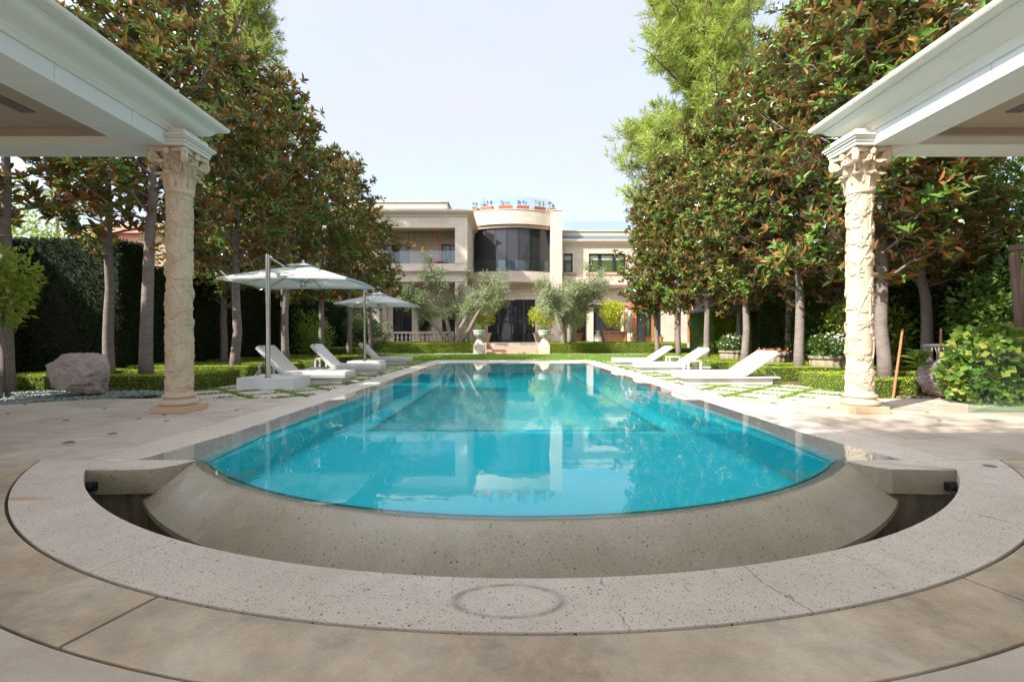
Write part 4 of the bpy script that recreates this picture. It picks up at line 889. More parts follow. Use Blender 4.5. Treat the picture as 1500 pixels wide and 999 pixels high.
for a, b in ((4.95, 5.85), (7.4, 10.95), (12.4, 14.4)):
    mb.box(a-.22, a, YR-.06, YR+.2, 7.5, 9.3); mb.box(b, b+.22, YR-.06, YR+.2, 7.5, 9.3); mb.box(a-.22, b+.22, YR-.06, YR+.2, 9.3, 9.55)
mb.box(9.05, 9.3, YR-.1, YR-.06, 9.28, 9.7); hp(mb.build('cornice', M['trim'], HO))
mb = MB()
for a, b in ((7.4, 10.95), (12.4, 14.4), (4.95, 5.85)): mb.box(a-.35, b+.35, YR-.14, YR-.002, 7.28, 7.5)
hp(mb.build('sill', M['sill'], HO))
mb = MB(); mb.add([(XR0, YR-.4, 10.6), (XR1, YR-.4, 10.6), (XR1, YR+.3, 11.1), (XR0, YR+.3, 11.1)], [(0, 1, 2, 3)]); hp(mb.build('roof', M['slate'], HO))
window(4.95, 5.85, 7.5, 9.3, YR+.2, (), 'greenpane', .12); window(7.4, 10.95, 7.5, 9.3, YR+.2, ((8.5, .3), (9.9, .3)), 'greenpane', .12); window(12.4, 14.4, 7.5, 9.3, YR+.2, ((13.4, .2),), 'greenpane', .12)
mb = MB()
for a, b in ((5.07, 5.73), (7.52, 8.35), (8.65, 9.75), (10.05, 10.83)): mb.box(a, b, YR+.225, YR+.24, 8.72, 9.18)
hp(mb.build('roller_blind', simple('pale blind', (.42, .52, .42), .7), HO))
window(5.6, 7.2, TZ, 4.4, YR+.4, ((6.4, .08),), name='glazed_door'); window(7.9, 10.6, TZ, 4.4, YR+.4, ((9.2, .1),), name='glazed_door'); window(12.0, 14.5, TZ, 4.0, YR+.4, (), name='glazed_door')
mb = MB(); mb.box(XR0, XR1, YR+.75, YR+6, 6, 6.3); mb.box(XR0, XR1, YR+6, YR+6.2, 0, 11); mb.box(XL, XR, 46, 46.2, 0, 11.4); mb.box(-4.5, 4.6, 49, 49.2, 0, 12.5); hp(mb.build('rear_wall', M['house'], HO))
# terrace and steps and balustrade
mb = MB(); mb.box(-15.6, -1.95, 35.6, 43.6, -.05, TZ); mb.box(1.9, 20, 35.6, 44.2, -.05, TZ); mb.box(-1.95, 1.9, 34.55, 43.75, -.05, TZ-.002); hp(mb.build('terrace', M['stone_path'], HO))
mb = MB()
for i in range(4): mb.box(-1.85, 1.80, 32.3+i*.55, 34.54, .001+i*.15, (i+1)*.15)
mb.box(-2.2, -1.86, 32.9, 35.58, 0.002, .8); mb.box(1.81, 2.15, 32.9, 35.58, 0.002, .8); hp(mb.build('steps', M['sill'], HO, bevel=.015))
mb = MB(); mb.box(-15.4, -4.68, 36.0, 36.32, 1.50, 1.64); mb.box(-15.4, -4.68, 36.02, 36.3, TZ, .87)
for x in (-10.85, -15.2, -4.9): mb.box(x-.22, x+.22, 35.98, 36.34, TZ, 1.5)
bl = hp(mb.build('balustrade', M['trim'], HO, bevel=.01))
mb = MB(); mb.lathe([(.085, 0), (.085, .05), (.05, .08), (.045, .12), (.10, .24), (.105, .32), (.05, .48), (.045, .54), (.08, .58), (.08, .63)], 0, 0, 0, 14); b0 = mb.build('baluster', M['trim'], bl, smooth=True)
xs = [-10.45+.335*i for i in range(17)]+[-14.8+.36*i for i in range(10)]
for i, x in enumerate(xs):
    o = b0 if i == 0 else b0.copy()
    if i: COL.objects.link(o); o.parent = bl
    o.location = (x, 36.16, .87)

# ------------------------------------------------------------------ house furnishings
def lamp(x, z, y, mat, label, rope_top=10.4, r=.24, h=.45):
    root = empty('pendant_lamp', (x, y, z)); tag(root, label, 'lamp', 'pendant lamps in the upper loggia'); mb = MB(); mb.lathe([(r*.95, 0), (r, .04), (r*.55, h*.75), (r*.35, h), (.03, h+.03)], 0, 0, 0, 14); mb.build('shade', M[mat], root, smooth=True)
    mb = MB(); mb.tube([(0, 0, h), (0, 0, rope_top-z)], .015, 5); mb.build('cord', M['frame'], root)
lamp(-8.8, 8.75, 38.6, 'redcloth', 'red shade, leftmost lamp hanging in the upper loggia'); lamp(-8.35, 8.85, 38.8, 'cloth', 'white shade between the red and yellow lamps in the loggia'); lamp(-7.6, 8.35, 38.6, 'yellow', 'yellow shade, rightmost lamp hanging in the upper loggia', h=.6)
root = empty('hanging_swing', (-6.5, 38.3, 7.2)); tag(root, 'red swing seat on ropes in the upper loggia', 'swing'); mb = MB(); mb.box(-.65, .65, -.3, .3, .25, .42); mb.build('seat', M['redcloth'], root, bevel=.04)
for dx in (-.5, .5):
    mb = MB(); mb.tube([(dx, 0, .4), (dx*.15, 0, 3.2)], .03, 6); mb.build('rope', M['redcloth'], root)
def planterbox(x, y, z, L, ang, i):
    root = empty('trough_planter', (x, y, z), ang); tag(root, ['leftmost terracotta trough on the curved parapet', 'second terracotta trough from the left on the curved parapet', 'third terracotta trough from the left, with a tall succulent', 'fourth terracotta trough from the left on the curved parapet', 'fifth terracotta trough from the left on the curved parapet', 'rightmost terracotta trough on the curved parapet'][i], 'planter', 'terracotta troughs on the bay parapet')
    mb = MB(); mb.prism([(-.18, 0), (.18, 0), (.24, .28), (.24, .34), (-.24, .34), (-.24, .28)], 'x', -L/2, L/2); mb.build('trough', M['terracotta'], root, recalc=True)
    g = np.random.default_rng(i); n = 5; C = np.stack([g.uniform(-L*.4, L*.4, n), g.normal(size=n)*.05, g.uniform(.35, .85, n)], 1); V, F = rosettes(C, np.tile([[0, 0, 1.]], (n, 1)), 14, .30, (.2, 1.4), .16, g, True); mesh_np('succulent', V, F, M['shrub' if i % 2 else 'vine'], root)
    mb = MB(); mb.box(-L*.44, L*.44, -.16, .16, .26, .342)
    for c in C: mb.tube([(c[0], c[1], .3), tuple(c)], .025, 5)
    mb.build('stem', M['olivebark'], root)
for i, (px0, px1) in enumerate(((688, 699), (703, 722), (729, 750), (755, 774), (779, 798), (801, 815))):
    x = ((px0+px1)/2-749)/15.5; x = max(-3.5, min(3.9, x)); yy = 49.4-math.sqrt(max(.1, 6.95**2-min(3.6, abs(x))**2))
    planterbox(x, yy-.0, 13.12, (px1-px0)/15.5*.95, -math.asin(min(1, x/7))*-1*1.0, i)
# olive trees
def olive(x, y, z, H, W, seed, label):
    g = np.random.default_rng(seed); mb = MB(); C = []; O = []; root = empty('olive_tree', (x, y, z))
    for k in range(5):
        a = k*1.257+g.uniform(-.2, .2); pts = [Vector((.1*math.cos(a), .1*math.sin(a), -.1))]; d = Vector((math.cos(a)*.45, math.sin(a)*.3, 1)).normalized(); p = pts[0]
        for i in range(6):
            d = (d+Vector((math.cos(a)*.10*W, math.sin(a)*.08*W, .02))*.45+Vector(g.normal(size=3))*.16).normalized(); p = p+d*H*.150; pts.append(p)
        mb.tube(pts, [.24, .2, .16, .12, .09, .065, .04], 8)
        for b in range(20):
            i = g.integers(3, 6); s0 = pts[i].lerp(pts[i+1], g.random()); dd = Vector(g.normal(size=3)); dd.z = dd.z*.5+.15; dd.normalize(); e = s0+Vector((dd.x*W*.42, dd.y*W*.34, dd.z*H*.20))*g.uniform(.5, 1.1); mb.tube([s0, s0.lerp(e, .5)+Vector((0, 0, .05)), e], [.035, .02, .01], 5)
            for q in range(11): C.append(list(s0.lerp(e, g.uniform(.4, 1.1))+Vector(g.normal(size=3))*.16)); O.append(list(dd))
    C = np.array(C); O = np.array(O); C = np.repeat(C, 26, 0)+g.normal(size=(len(C)*26, 3))*.14; O = np.repeat(O, 26, 0); V, F = rand_leaves(C, O, .16, .30, g, .8)
    mb.build('trunk', M['olivebark'], root, smooth=True, auto=False); mesh_np('crown', V, F, M['olive'], root); tag(root, label, 'tree', 'olive trees in front of the terrace')
olive(-4.25, 34.78, 0, 7.4, 2.3, 5, 'gnarled olive tree left of the steps, silver green crown'); olive(4.15, 34.78, 0, 7.0, 2.5, 8, 'gnarled olive tree right of the steps with twin pale trunks')
# citrus in planters
def sqplanter(root, mat, w, h, x=0, y=0, z=0):
    mb = MB(); a, b = w*.36, w*.5
    mb.add([(x+sx*a, y+sy*a, z) for sx, sy in ((-1, -1), (1, -1), (1, 1), (-1, 1))]+[(x+sx*b, y+sy*b, z+h) for sx, sy in ((-1, -1), (1, -1), (1, 1), (-1, 1))], [(3, 2, 1, 0), (4, 5, 6, 7), (0, 1, 5, 4), (1, 2, 6, 5), (2, 3, 7, 6), (3, 0, 4, 7)])
    for sx, sy in ((-1, -1), (1, -1), (1, 1), (-1, 1)): mb.box(x+sx*a*.9-.06, x+sx*a*.9+.06, y+sy*a*.9-.06, y+sy*a*.9+.06, z-.0, z+.12)
    mb.box(x-b-.04, x+b+.04, y-b-.04, y+b+.04, z+h, z+h+.07); return mb.build('planter_box', M[mat], root, bevel=.01)
for i, (x, y, cz, rad, w_, h_, mt, lab) in enumerate(((-2.55, 38.0, 3.1, (1.35, 1.2, 1.35), 1.55, .75, 'tan', 'yellow green citrus tree left of the door in a tan planter'), (2.6, 38.0, 3.0, (1.35, 1.2, 1.35), 1.6, .75, 'tan', 'yellow green citrus tree right of the door in a tan planter'),
                                  (8.25, 37.5, 3.15, (1.25, 1.15, 1.4), 1.9, .85, 'wood', 'round citrus tree in a brown wooden planter'), (5.2, 38.2, 3.0, (1.25, 1.1, 1.3), 1.3, .75, 'wood', 'citrus tree half hidden behind the right olive tree'))):
    r = leafy('potted_citrus', 'citrus', (x, y, 0), rad, 2600, .19, 70+i, 14, trunk=(.06, cz-TZ-.8, .3), wr=.45, label=lab, cat='potted tree', group='citrus trees in planters')
    r.location.z = TZ
    for ch in [q for q in COL.objects if q.parent == r and q.name.startswith('crown')]: ch.location.z = cz-TZ
    sqplanter(r, mt, w_, h_)
# urns on pedestals
for s, nm in ((-1, 'left'), (1, 'right')):
    root = empty('garden_urn', (s*2.27-.05, 31.9, .98)); tag(root, 'fluted pale urn on the pedestal %s of the steps' % nm, 'urn', 'urns on pedestals beside the steps')
    mb = MB(); mb.lathe([(.20, 0), (.20, .05), (.09, .10), (.08, .16), (.20, .22), (.34, .34), (.39, .50), (.38, .58), (.43, .62), (.43, .70), (.36, .71), (.33, .62), (.0, .60)], 0, 0, 0, 48, .03, 16); mb.build('bowl', M['glazed'], root, smooth=True)
    g = np.random.default_rng(5); P, O = blob_pts(g, 500, (0, 0, .8), (.25, .25, .3), 8); V, F = rand_leaves(P, O, .12, .3, g); mesh_np('plant', V, F, M['vine'], root)
    root = empty('pedestal', (s*2.27-.05, 31.9, 0)); tag(root, 'stone pedestal under the urn %s of the steps' % nm, 'pedestal', 'pedestals beside the steps')
    mb = MB(); mb.box(-.38, .38, -.38, .38, .002, .62); mb.build('block', M['trim'], root, bevel=.02); mb = MB(); a = .37; mb.add([(sx*a, sy*a, .62) for sx, sy in ((-1, -1), (1, -1), (1, 1), (-1, 1))]+[(sx*.2, sy*.2, .97) for sx, sy in ((-1, -1), (1, -1), (1, 1), (-1, 1))], [(4, 5, 6, 7), (0, 1, 5, 4), (1, 2, 6, 5), (2, 3, 7, 6), (3, 0, 4, 7)]); mb.build('cap', M['trim'], root, bevel=.03)
# terrace things right
def furled(x, y, z, h, label, mat='cloth', r=.22):
    root = empty('furled_parasol', (x, y, z)); tag(root, label, 'parasol', 'furled parasols'); mb = MB(); mb.tube([(0, 0, 0), (0, 0, h)], .03, 8); mb.lathe([(.3, 0), (.3, .06), (.06, .09)], n=16); mb.build('pole', M['steel'], root)
    mb = MB(); mb.lathe([(r*.9, h*.28), (r, h*.32), (r*.8, h*.6), (r*.5, h*.85), (.05, h*.99)], 0, 0, 0, 40, .14, 8); mb.build('cover', M[mat], root, smooth=True)
furled(9.55, 38, TZ, 2.95, 'off white furled parasol beside the wooden planter'); furled(10.0, 38.4, TZ, 2.9, 'off white furled parasol touching the cedar pergola post')
root = empty('pergola', (12.5, 39, TZ)); tag(root, 'red cedar pergola on the right end of the terrace', 'pergola')
for x, y in ((-2.3, -1), (-.7, -1), (2.3, -1), (-2.3, 2), (2.3, 2)):
    mb = MB(); mb.box(x-.14, x+.14, y-.14, y+.14, 0, 3.0); mb.build('post', M['pergola'], root)
mb = MB(); mb.box(-2.7, 2.7, -1.13, -.87, 3.0, 3.3); mb.build('beam', M['pergola'], root); mb = MB(); mb.box(-2.7, 2.7, 1.87, 2.13, 3.0, 3.3); mb.build('beam', M['pergola'], root)
mb = MB()
for k in range(9): mb.box(-2.4+k*.6-.05, -2.4+k*.6+.05, -1.6, 2.6, 3.302, 3.45)
mb.build('rafters', M['pergola'], root)
for i, (x, y, h) in enumerate(((9.75, 36.6, .5), (10.95, 36.6, 1.5), (11.9, 36.6, .3))):
    root = empty('terracotta_pot', (x, y, TZ)); tag(root, ['terracotta pot with a small round cactus left of the pergola post', 'terracotta pot with a tall column cactus on the terrace', 'terracotta pot with a low plant, rightmost on the terrace'][i], 'pot', 'terracotta pots on the terrace')
    mb = MB(); mb.lathe([(.17, 0), (.24, .40), (.28, .40), (.28, .48), (.22, .48), (.2, .42), (0, .42)], n=20); mb.build('pot', M['terracotta'], root, smooth=True)
    mb = MB(); mb.lathe([(.07, .4), (.10, .5), (.095, .4+h*.8), (.0, .42+h)], n=20, flute=.15, fn=8); mb.build('cactus', M['shrub'], root, smooth=True)
root = empty('glazed_vase', (5.95+1.0, 37.0, TZ)); tag(root, 'pale glazed vase standing on the terrace right of the olive', 'vase'); mb = MB(); mb.lathe([(.18, 0), (.34, .12), (.36, .35), (.22, .62), (.12, .78), (.15, .92), (.19, 1.0), (.12, 1.0), (.1, .8)], n=24); mb.build('body', M['glazed'], root, smooth=True)
root = empty('wall_topiary', (-7.7, 39.7, TZ)); tag(root, 'dark climbing plant on the lower loggia wall between glass doors', 'plant')
g = np.random.default_rng(3); P, O = blob_pts(g, 1600, (0, 0, 1.9), (.5, .3, 1.6), 14); V, F = rand_leaves(P, O, .17, .45, g); mesh_np('foliage', V, F, M['yew'], root); mb = MB(); mb.lathe([(.2, 0), (.3, .45), (.33, .5)], n=16); mb.build('pot', M['terracotta'], root)
root = empty('wall_lantern', (-8.15, 40.0, 3.9)); tag(root, 'small dark lantern on the lower loggia wall', 'lantern'); mb = MB(); mb.lathe([(.0, -.3), (.1, -.25), (.13, .1), (.04, .28), (.0, .34)], n=8); mb.build('housing', M['frame'], root)

# ------------------------------------------------------------------ side garden objects
# shed
root = empty('garden_shed', (12.2, 25, 0)); tag(root, 'ivy covered garden shed with slate roof behind the right loungers', 'shed')
mb = MB(); mb.box(-1.7, .35, -1, 2, -.05, 2.6); mb.box(.351, 2.6, .6, 2, -.05, 2.6); mb.build('wall', M['inner'], root); g = np.random.default_rng(8); n = 9000
P = np.stack([g.uniform(-1.72, .36, n), np.full(n, -1.01)-g.uniform(0, .06, n), g.uniform(0, 2.62, n)], 1); V, F = rand_leaves(P, np.tile([[0, -1., 0]], (n, 1)), .06, .6, g); mesh_np('ivy', V, F, M['box'], root)
mb = MB(); mb.prism([(-1.9, 2.55), (2.8, 2.55), (1.6, 3.3), (-.6, 3.3)], 'y', -1.3, 2.2); mb.build('roof', M['slate'], root, recalc=True)
mb = MB(); mb.box(.9, 1.15, -.9, -.65, -.05, 2.55); mb.box(2.3, 2.55, -.9, -.65, -.05, 2.55); mb.build('post', M['bowl'], root)
# stone bowls
for i, (x, y, lab, fl) in enumerate(((8.9, 12.9, 'fluted stone bowl with white flowers, nearest to the right column', 1), (8.9, 15.7, 'fluted stone bowl with low dry plants, between the other two', 0), (8.9, 18.5, 'fluted stone bowl with white flowers beside the ivy shed', 1))):
    root = empty('stone_bowl', (x, y, .05)); tag(root, lab, 'planter', 'fluted stone bowls in the right beds')
    mb = MB(); mb.lathe([(.26, 0), (.30, .04), (.40, .16), (.46, .32), (.44, .44), (.50, .50), (.50, .56), (.43, .57), (.40, .50), (0, .48)], 0, 0, 0, 64, .035, 16); mb.build('bowl', M['bowl'], root, smooth=True)
    g = np.random.default_rng(20+i)
    if fl:
        P, O = blob_pts(g, 2600, (0, 0, .82), (.62, .6, .42), 14, .5); V, F = rand_leaves(P, O, .085, .5, g); mesh_np('shrub', V, F, M['shrub'], root)
        P, O = blob_pts(g, 130, (0, 0, .86), (.64, .62, .44), 14, .05); V, F = rosettes(P, O, 5, .04, (1.0, 1.5), .8, g, True); mesh_np('blossom', V, F, M['flower'], root)
    else:
        P, O = blob_pts(g, 300, (0, 0, .58), (.5, .5, .15), 10); V, F = rand_leaves(P, O, .10, .3, g); mesh_np('shrub', V, F, M['terracotta'], root)
# rocks
def rock(name, c, sz, seed, label, parent=None, n=5):
    import bmesh
    bm = bmesh.new(); bmesh.ops.create_icosphere(bm, subdivisions=n, radius=1); g = np.random.default_rng(seed); dirs = norm(g.normal(size=(26, 3))); offs = g.uniform(.62, .90, 26)
    from mathutils import noise as mn
    for v in bm.verts:
        p = np.array(v.co); d = dirs@p; f = 1.
        for k in range(26):
            if d[k] > offs[k]: f = min(f, offs[k]/d[k])
        q = p*f; nn = mn.fractal(Vector(q*1.7+seed), .9, 2.2, 5); q = q*(1+.05*nn+.16*(abs(mn.noise(Vector(q*2.2+seed*2)))-.2)-.12*abs(mn.noise(Vector(q*6+seed)))-.03*abs(mn.noise(Vector(q*15+seed)))); q[2] = max(q[2], -.78+.1*nn)
        v.co = (q[0]*sz[0], q[1]*sz[1], (q[2]+.78)*sz[2])
    me = bpy.data.meshes.new('boulder'); bm.to_mesh(me); bm.free(); me.materials.append(M['rock'])
    o = bpy.data.objects.new(name, me); COL.objects.link(o); o.location = c
    for p in me.polygons: p.use_smooth = True
    try: me.set_sharp_from_angle(angle=R(24))
    except Exception: pass
    if label: tag(o, label, 'rock')
    return o
rock('boulder', (-8.32, 8.75, .03), (.66, .5, .52), 18, 'large pink quartz boulder on the green pebble bed at left')
rock('boulder', (7.85, 8.35, .04), (.56, .32, .38), 27, 'mauve grey boulder on gravel beside the glass screen').data.materials[0] = rockmat('dark mauve rock', (.24, .20, .20), (.13, .09, .10))
def pebbles(name, poly_f, n, sz, mat, label):
    g = np.random.default_rng(n); P = poly_f(g, n); k = len(P); ic = np.array([(1, 0, 0), (0, 1, 0), (-1, 0, 0), (0, -1, 0), (.6, .6, .7), (-.6, .6, .7), (-.6, -.6, .7), (.6, -.6, .7), (0, 0, 1.05)])
    fc = np.array([(0, 1, 4), (1, 2, 5), (2, 3, 6), (3, 0, 7), (4, 1, 5), (5, 2, 6), (6, 3, 7), (7, 0, 4), (8, 4, 5), (8, 5, 6), (8, 6, 7), (8, 7, 4)])
    a = g.uniform(0, 6.28, k); s = sz*g.uniform(.6, 1.4, (k, 3)); s[:, 2] *= .55; Q = ic[None]*s[:, None, :]; ca, sa = np.cos(a)[:, None], np.sin(a)[:, None]
    V = np.stack([Q[..., 0]*ca-Q[..., 1]*sa, Q[..., 0]*sa+Q[..., 1]*ca, Q[..., 2]], -1)+P[:, None, :]; F = (np.arange(k)*9)[:, None, None]+fc[None]
    tag(link(name, V.reshape(-1, 3), [F.reshape(-1, 3)], M[mat], None, True), label, 'pebbles', kind='stuff')
def pl(g, n):
    x = g.uniform(-13, -6.5, n); y = g.uniform(6.4, 9.7, n); k = (y > 8.40-(np.abs(x)-7.6)*.89) & (y > 6.68) & (x < -6.6-.0) & (y < 9.5) & (x+y*.0 < -6.6-(y > 9.2)*.3); k &= y < 9.55-.25*np.maximum(0, (-7.2-x)*-1); x, y = x[k], y[k]; return np.stack([x, y, g.uniform(-.03, .015, len(x))], 1)
pebbles('pebble_bed', pl, 15000, .035, 'pebble', 'grey green pebbles under the pink boulder')
def pr(g, n):
    x = g.uniform(7.0, 10, n); y = g.uniform(6.4, 8.7, n); k = (y > 8.40-(np.abs(x)-7.6)*.89); x, y = x[k], y[k]; return np.stack([x, y, g.uniform(-.03, .01, len(x))], 1)
pebbles('gravel_bed', pr, 9000, .024, 'gravel', 'brown gravel and chips around the right boulder')
# stakes
for i, (x0, y0, x1, y1, z1, lab) in enumerate(((7.20, 8.68, 7.42, 8.72, 1.28, 'tall leaning wooden stake beside the box hedge'), (8.35, 8.95, 8.42, 9.0, 1.30, 'wooden stake behind the right boulder'))):
    mb = MB(); mb.tube([(x0, y0, -.05), (x1, y1, z1)], [.024, .02], 8); tag(mb.build('wooden_stake', M['bamboo'], smooth=True), lab, 'stake', 'wooden stakes')
# fern on the right boulder
root = empty('potted_fern', (7.5, 8.45, .58)); tag(root, 'small bright green plant growing on top of the right boulder', 'plant'); g = np.random.default_rng(77); C = np.array([[0, 0, .05], [.08, .03, .12], [-.06, .02, .2]]); V, F = rosettes(C, np.tile([[0, 0, 1.]], (3, 1)), 13, .26, (.4, 1.3), .28, g, False); mesh_np('leaves', V, F, M['vine'], root)
# vine and bushes right
def bush(name, mat, x, y, cz, rad, n, L, seed, lab, wr=.75, group=None, lumps=16): return leafy(name, mat, (x, y, cz), rad, n, L, seed, lumps, None, wr, label=lab, cat='shrub', group=group)
bush('vine_shrub', 'vine', 8.15, 7.68, .64, (.95, .5, .72), 2700, .12, 91, 'grape vine shrub with yellowing leaves behind the glass screen', .9)
bush('vine_shrub', 'vine', 9.5, 7.95, .78, (.95, .55, .95), 2700, .12, 92, 'taller vine shrub at the right edge below the furled parasol', .9)
bush('yellow_shrub', 'bright', -9.5, 8.3, 2.1, (.7, .6, .95), 1500, .13, 93, 'yellow green shrub at the left edge in front of the tall hedge', .5)
bush('garden_shrub', 'bright', 10.3, 13.2, 1.3, (1.3, 1.1, 1.3), 5200, .12, 94, 'sunlit shrub behind the nearest stone bowl', .5); bush('garden_shrub', 'shrub', 11, 9.9, 1.5, (1.3, 1.0, 1.7), 6500, .14, 95, 'dark shrub behind the right boulder and stake', .5)
bush('garden_shrub', 'shrub', 11.0, 16.4, 1.2, (1.2, 1.2, 1.4), 4500, .13, 96, 'dark shrub behind the middle stone bowl', .5); bush('garden_shrub', 'bright', -11.2, 24.0, 1.4, (1.8, 1.6, 1.6), 6000, .13, 97, 'yellow green shrub behind the far left lounger', .5)
bush('garden_shrub', 'shrub', -9.9, 30, 1.3, (2, 1.4, 1.5), 6000, .14, 98, 'dark shrub left of the lawn near the terrace', .5); bush('garden_shrub', 'shrub', 12.6, 10.6, 2.2, (1.6, 1.0, 2.2), 7500, .15, 99, 'large dark shrub behind the rattan chair', .45)
# glass screen
root = empty('glass_screen', (7.5, 6.8, 0)); tag(root, 'clear glass screen in front of the vines at right', 'glass screen')
for k in range(3):
    mb = MB(); mb.box(-.75+k*.92, -.75+k*.92+.905, -.006, .006, .002, .95); o = mb.build('glass_panel', M['clear'], root)
# furled brown cantilever parasol
root = empty('furled_cantilever_parasol', (8.55, 7.95, 0)); tag(root, 'furled khaki parasol on brown metal posts at the right edge', 'parasol')
mb = MB(); mb.tube([(.25, -.1, .002), (.02, -.1, 2.55)], .055, 12); mb.build('boom', M['brownmetal'], root, smooth=True); mb = MB(); mb.tube([(.32, .1, .002), (.32, .1, 2.75)], .04, 12); mb.box(.24, .5, .02, .18, 2.66, 2.76); mb.build('post', M['brownmetal'], root); mb = MB(); mb.tube([(.05, -.1, 2.5), (.32, .1, 1.4)], .022, 8); mb.build('brace', M['brownmetal'], root)
mb = MB(); mb.lathe([(.16, .5), (.25, .62), (.27, 1.1), (.22, 1.9), (.14, 2.6), (.05, 2.8)], .68, .1, 0, 56, .13, 9); mb.build('cover', M['khaki'], root, smooth=True); mb = MB(); mb.box(-.1, .95, -.35, .5, .002, .1); mb.build('base', M['brownmetal'], root)
# rattan chair
root = empty('rattan_chair', (9.05, 9.35, 0), R(20)); tag(root, 'grey woven chair behind the right boulder', 'chair')
mb = MB(); mb.box(-.35, .35, -.35, .35, .32, .40); mb.build('seat', M['rattan'], root, bevel=.02)
mb = MB()
for i in range(9):
    a = R(200+i*17.5); b = R(200+((i+3) % 9)*17.5); c_ = Vector((0, .0, 0))
    for zz0, zz1 in ((.38, .95),):
        mb.tube([(.42*math.cos(-a), .40*math.sin(-a), zz0), (.50*math.cos(-a+.25), .48*math.sin(-a+.25), zz1)], .011, 5); mb.tube([(.42*math.cos(-a), .40*math.sin(-a), zz0), (.50*math.cos(-a-.25), .48*math.sin(-a-.25), zz1)], .011, 5)
mb.v += []; mb.tube([(.50*math.cos(R(t)), .48*math.sin(R(t)), .95+.0*t) for t in range(-5, 190, 10)], .03, 8); mb.build('back', M['rattan'], root)
for x, y in ((-.3, -.3), (.3, -.3), (.3, .3), (-.3, .3)):
    mb = MB(); mb.tube([(x, y, -.04), (x*.95, y*.95, .33)], .022, 6); mb.build('leg', M['rattan'], root)
# black return fittings and floor light
for s, lab in ((-1, 'black pipe fitting in the left end of the trough'), (1, 'black pipe fitting in the right end of the trough')):
    mb = MB(); mb.box(s*3.55, s*3.64, 3.79, 3.85, -.17, -.10); mb.tube([(s*3.56, 3.78, -.135), (s*3.63, 3.78, -.135)], .03, 10); tag(mb.build('pipe_fitting', M['black'], bevel=.008), lab, 'fitting', 'pipe fittings in the trough ends')
mb = MB(); mb.lathe([(.045, 0), (.045, .004), (.036, .006), (.03, .002)], 4.05, 3.93, .0, 24); tag(mb.build('floor_drain', M['grille'], smooth=True), 'small round drain cap set in the right coping', 'drain cap')

# ------------------------------------------------------------------ loungers, tables, umbrellas
def lounger(angle, hb):
    """foot at +x, head towards -x, origin at foot end ground"""
    root = empty('sun_lounger')
    mb = MB(); mb.box(-2.15, -.10, -.36, .36, .002, .155); mb.build('base', M['lbase'], root, bevel=.01)
    mb = MB(); mb.box(-2.30, 0, -.42, .42, .156, .195); mb.build('frame', M['lbase'], root, bevel=.01)
    mb = MB(); mb.box(-1.48, .01, -.41, .41, .196, .315); mb.build('seat_cushion', M['cushion'], root, bevel=.03)
    mb = MB(); mb.tube([(-1.46, -.395, .306), (-.02, -.395, .306), (-.005, -.38, .306), (-.005, .38, .306), (-.02, .395, .306), (-1.46, .395, .306)], .007, 5)
    for sx in (-.5, -1.0): mb.tube([(sx, -.405, .3155), (sx, .405, .3155)], .0035, 4)
    mb.build('piping', M['rattan'], root)
    a = R(angle); L = hb; mb = MB(); i0 = len(mb.v); mb.box(-L, 0, -.41, .41, 0, .12); mb.v = [(-1.49+x*math.cos(a)+z*math.sin(a)*1, y, .20-x*math.sin(a)+z*math.cos(a)) for x, y, z in mb.v]; b = mb.build('backrest', M['cushion'], root, bevel=.03)
    mb = MB(); i0 = 0; mb.tube([(x, y, z) for x, y, z in ((-L+.10, -.34, .135), (-L+.03, -.34, .15), (-L+.03, -.28, .15))], .008, 5); mb.v = [(-1.49+x*math.cos(a)+z*math.sin(a), y, .20-x*math.sin(a)+z*math.cos(a)) for x, y, z in mb.v]; mb.build('strap', M['frame'], b)
    for sy in (-.33, .33):
        mb = MB(); mb.tube([(-1.49-L*.62*math.cos(a), sy, .20+L*.62*math.sin(a)), (-1.49-L*.62*math.cos(a)-.28, sy, .2)], .014, 6); mb.build('prop', M['steel'], root)
    return root
lp = lounger(33, .95); lpL = lounger(46, .92)
def place(proto, x, y, rz, lab, group, cat):
    if proto.name not in used: o = proto; used.add(proto.name)
    else: o = copy_tree(proto)
    o.location = (x, y, 0); o.rotation_euler = (0, 0, rz); tag(o, lab, cat, group)
for i, (x, y) in enumerate(((-4.05, 11.25), (-4.1, 14.3), (-4.35, 19.4))): place(lpL, x, y, R((2, 3, 2)[i]), ['white lounger nearest on the left, beside the near parasol base', 'white lounger between the two left parasols', 'farthest white lounger on the left, past the far parasol'][i], 'sun loungers', 'sun lounger')
for i, (x, y) in enumerate(((3.98, 11.1), (4.05, 15.1), (4.05, 18.4))): place(lp, x, y, R(180+(2, -2, 0)[i]), ['sunlit white lounger nearest on the right, past the right column', 'middle sunlit white lounger on the right beside a side table', 'farthest sunlit white lounger on the right'][i], 'sun loungers', 'sun lounger')
def stable(): 
    root = empty('side_table'); mb = MB(); mb.box(-.21, .21, -.21, .21, .38, .42); mb.build('top', M['lbase'], root, bevel=.005)
    for x, y in ((-.19, -.19), (.19, -.19), (.19, .19), (-.19, .19)):
        mb = MB(); mb.box(x-.025, x+.025, y-.025, y+.025, .002, .38); mb.build('leg', M['lbase'], root)
    return root
st = stable()
for i, (x, y) in enumerate(((5.6, 14.3), (6.1, 17.4), (-6.75, 12.6), (-6.7, 16.0))): place(st, x, y, 0, ['white side table at the head of the middle right lounger', 'white side table between the two far right loungers', 'white side table behind the nearest left lounger', 'white side table behind the middle left lounger'][i], 'white side tables', 'side table')
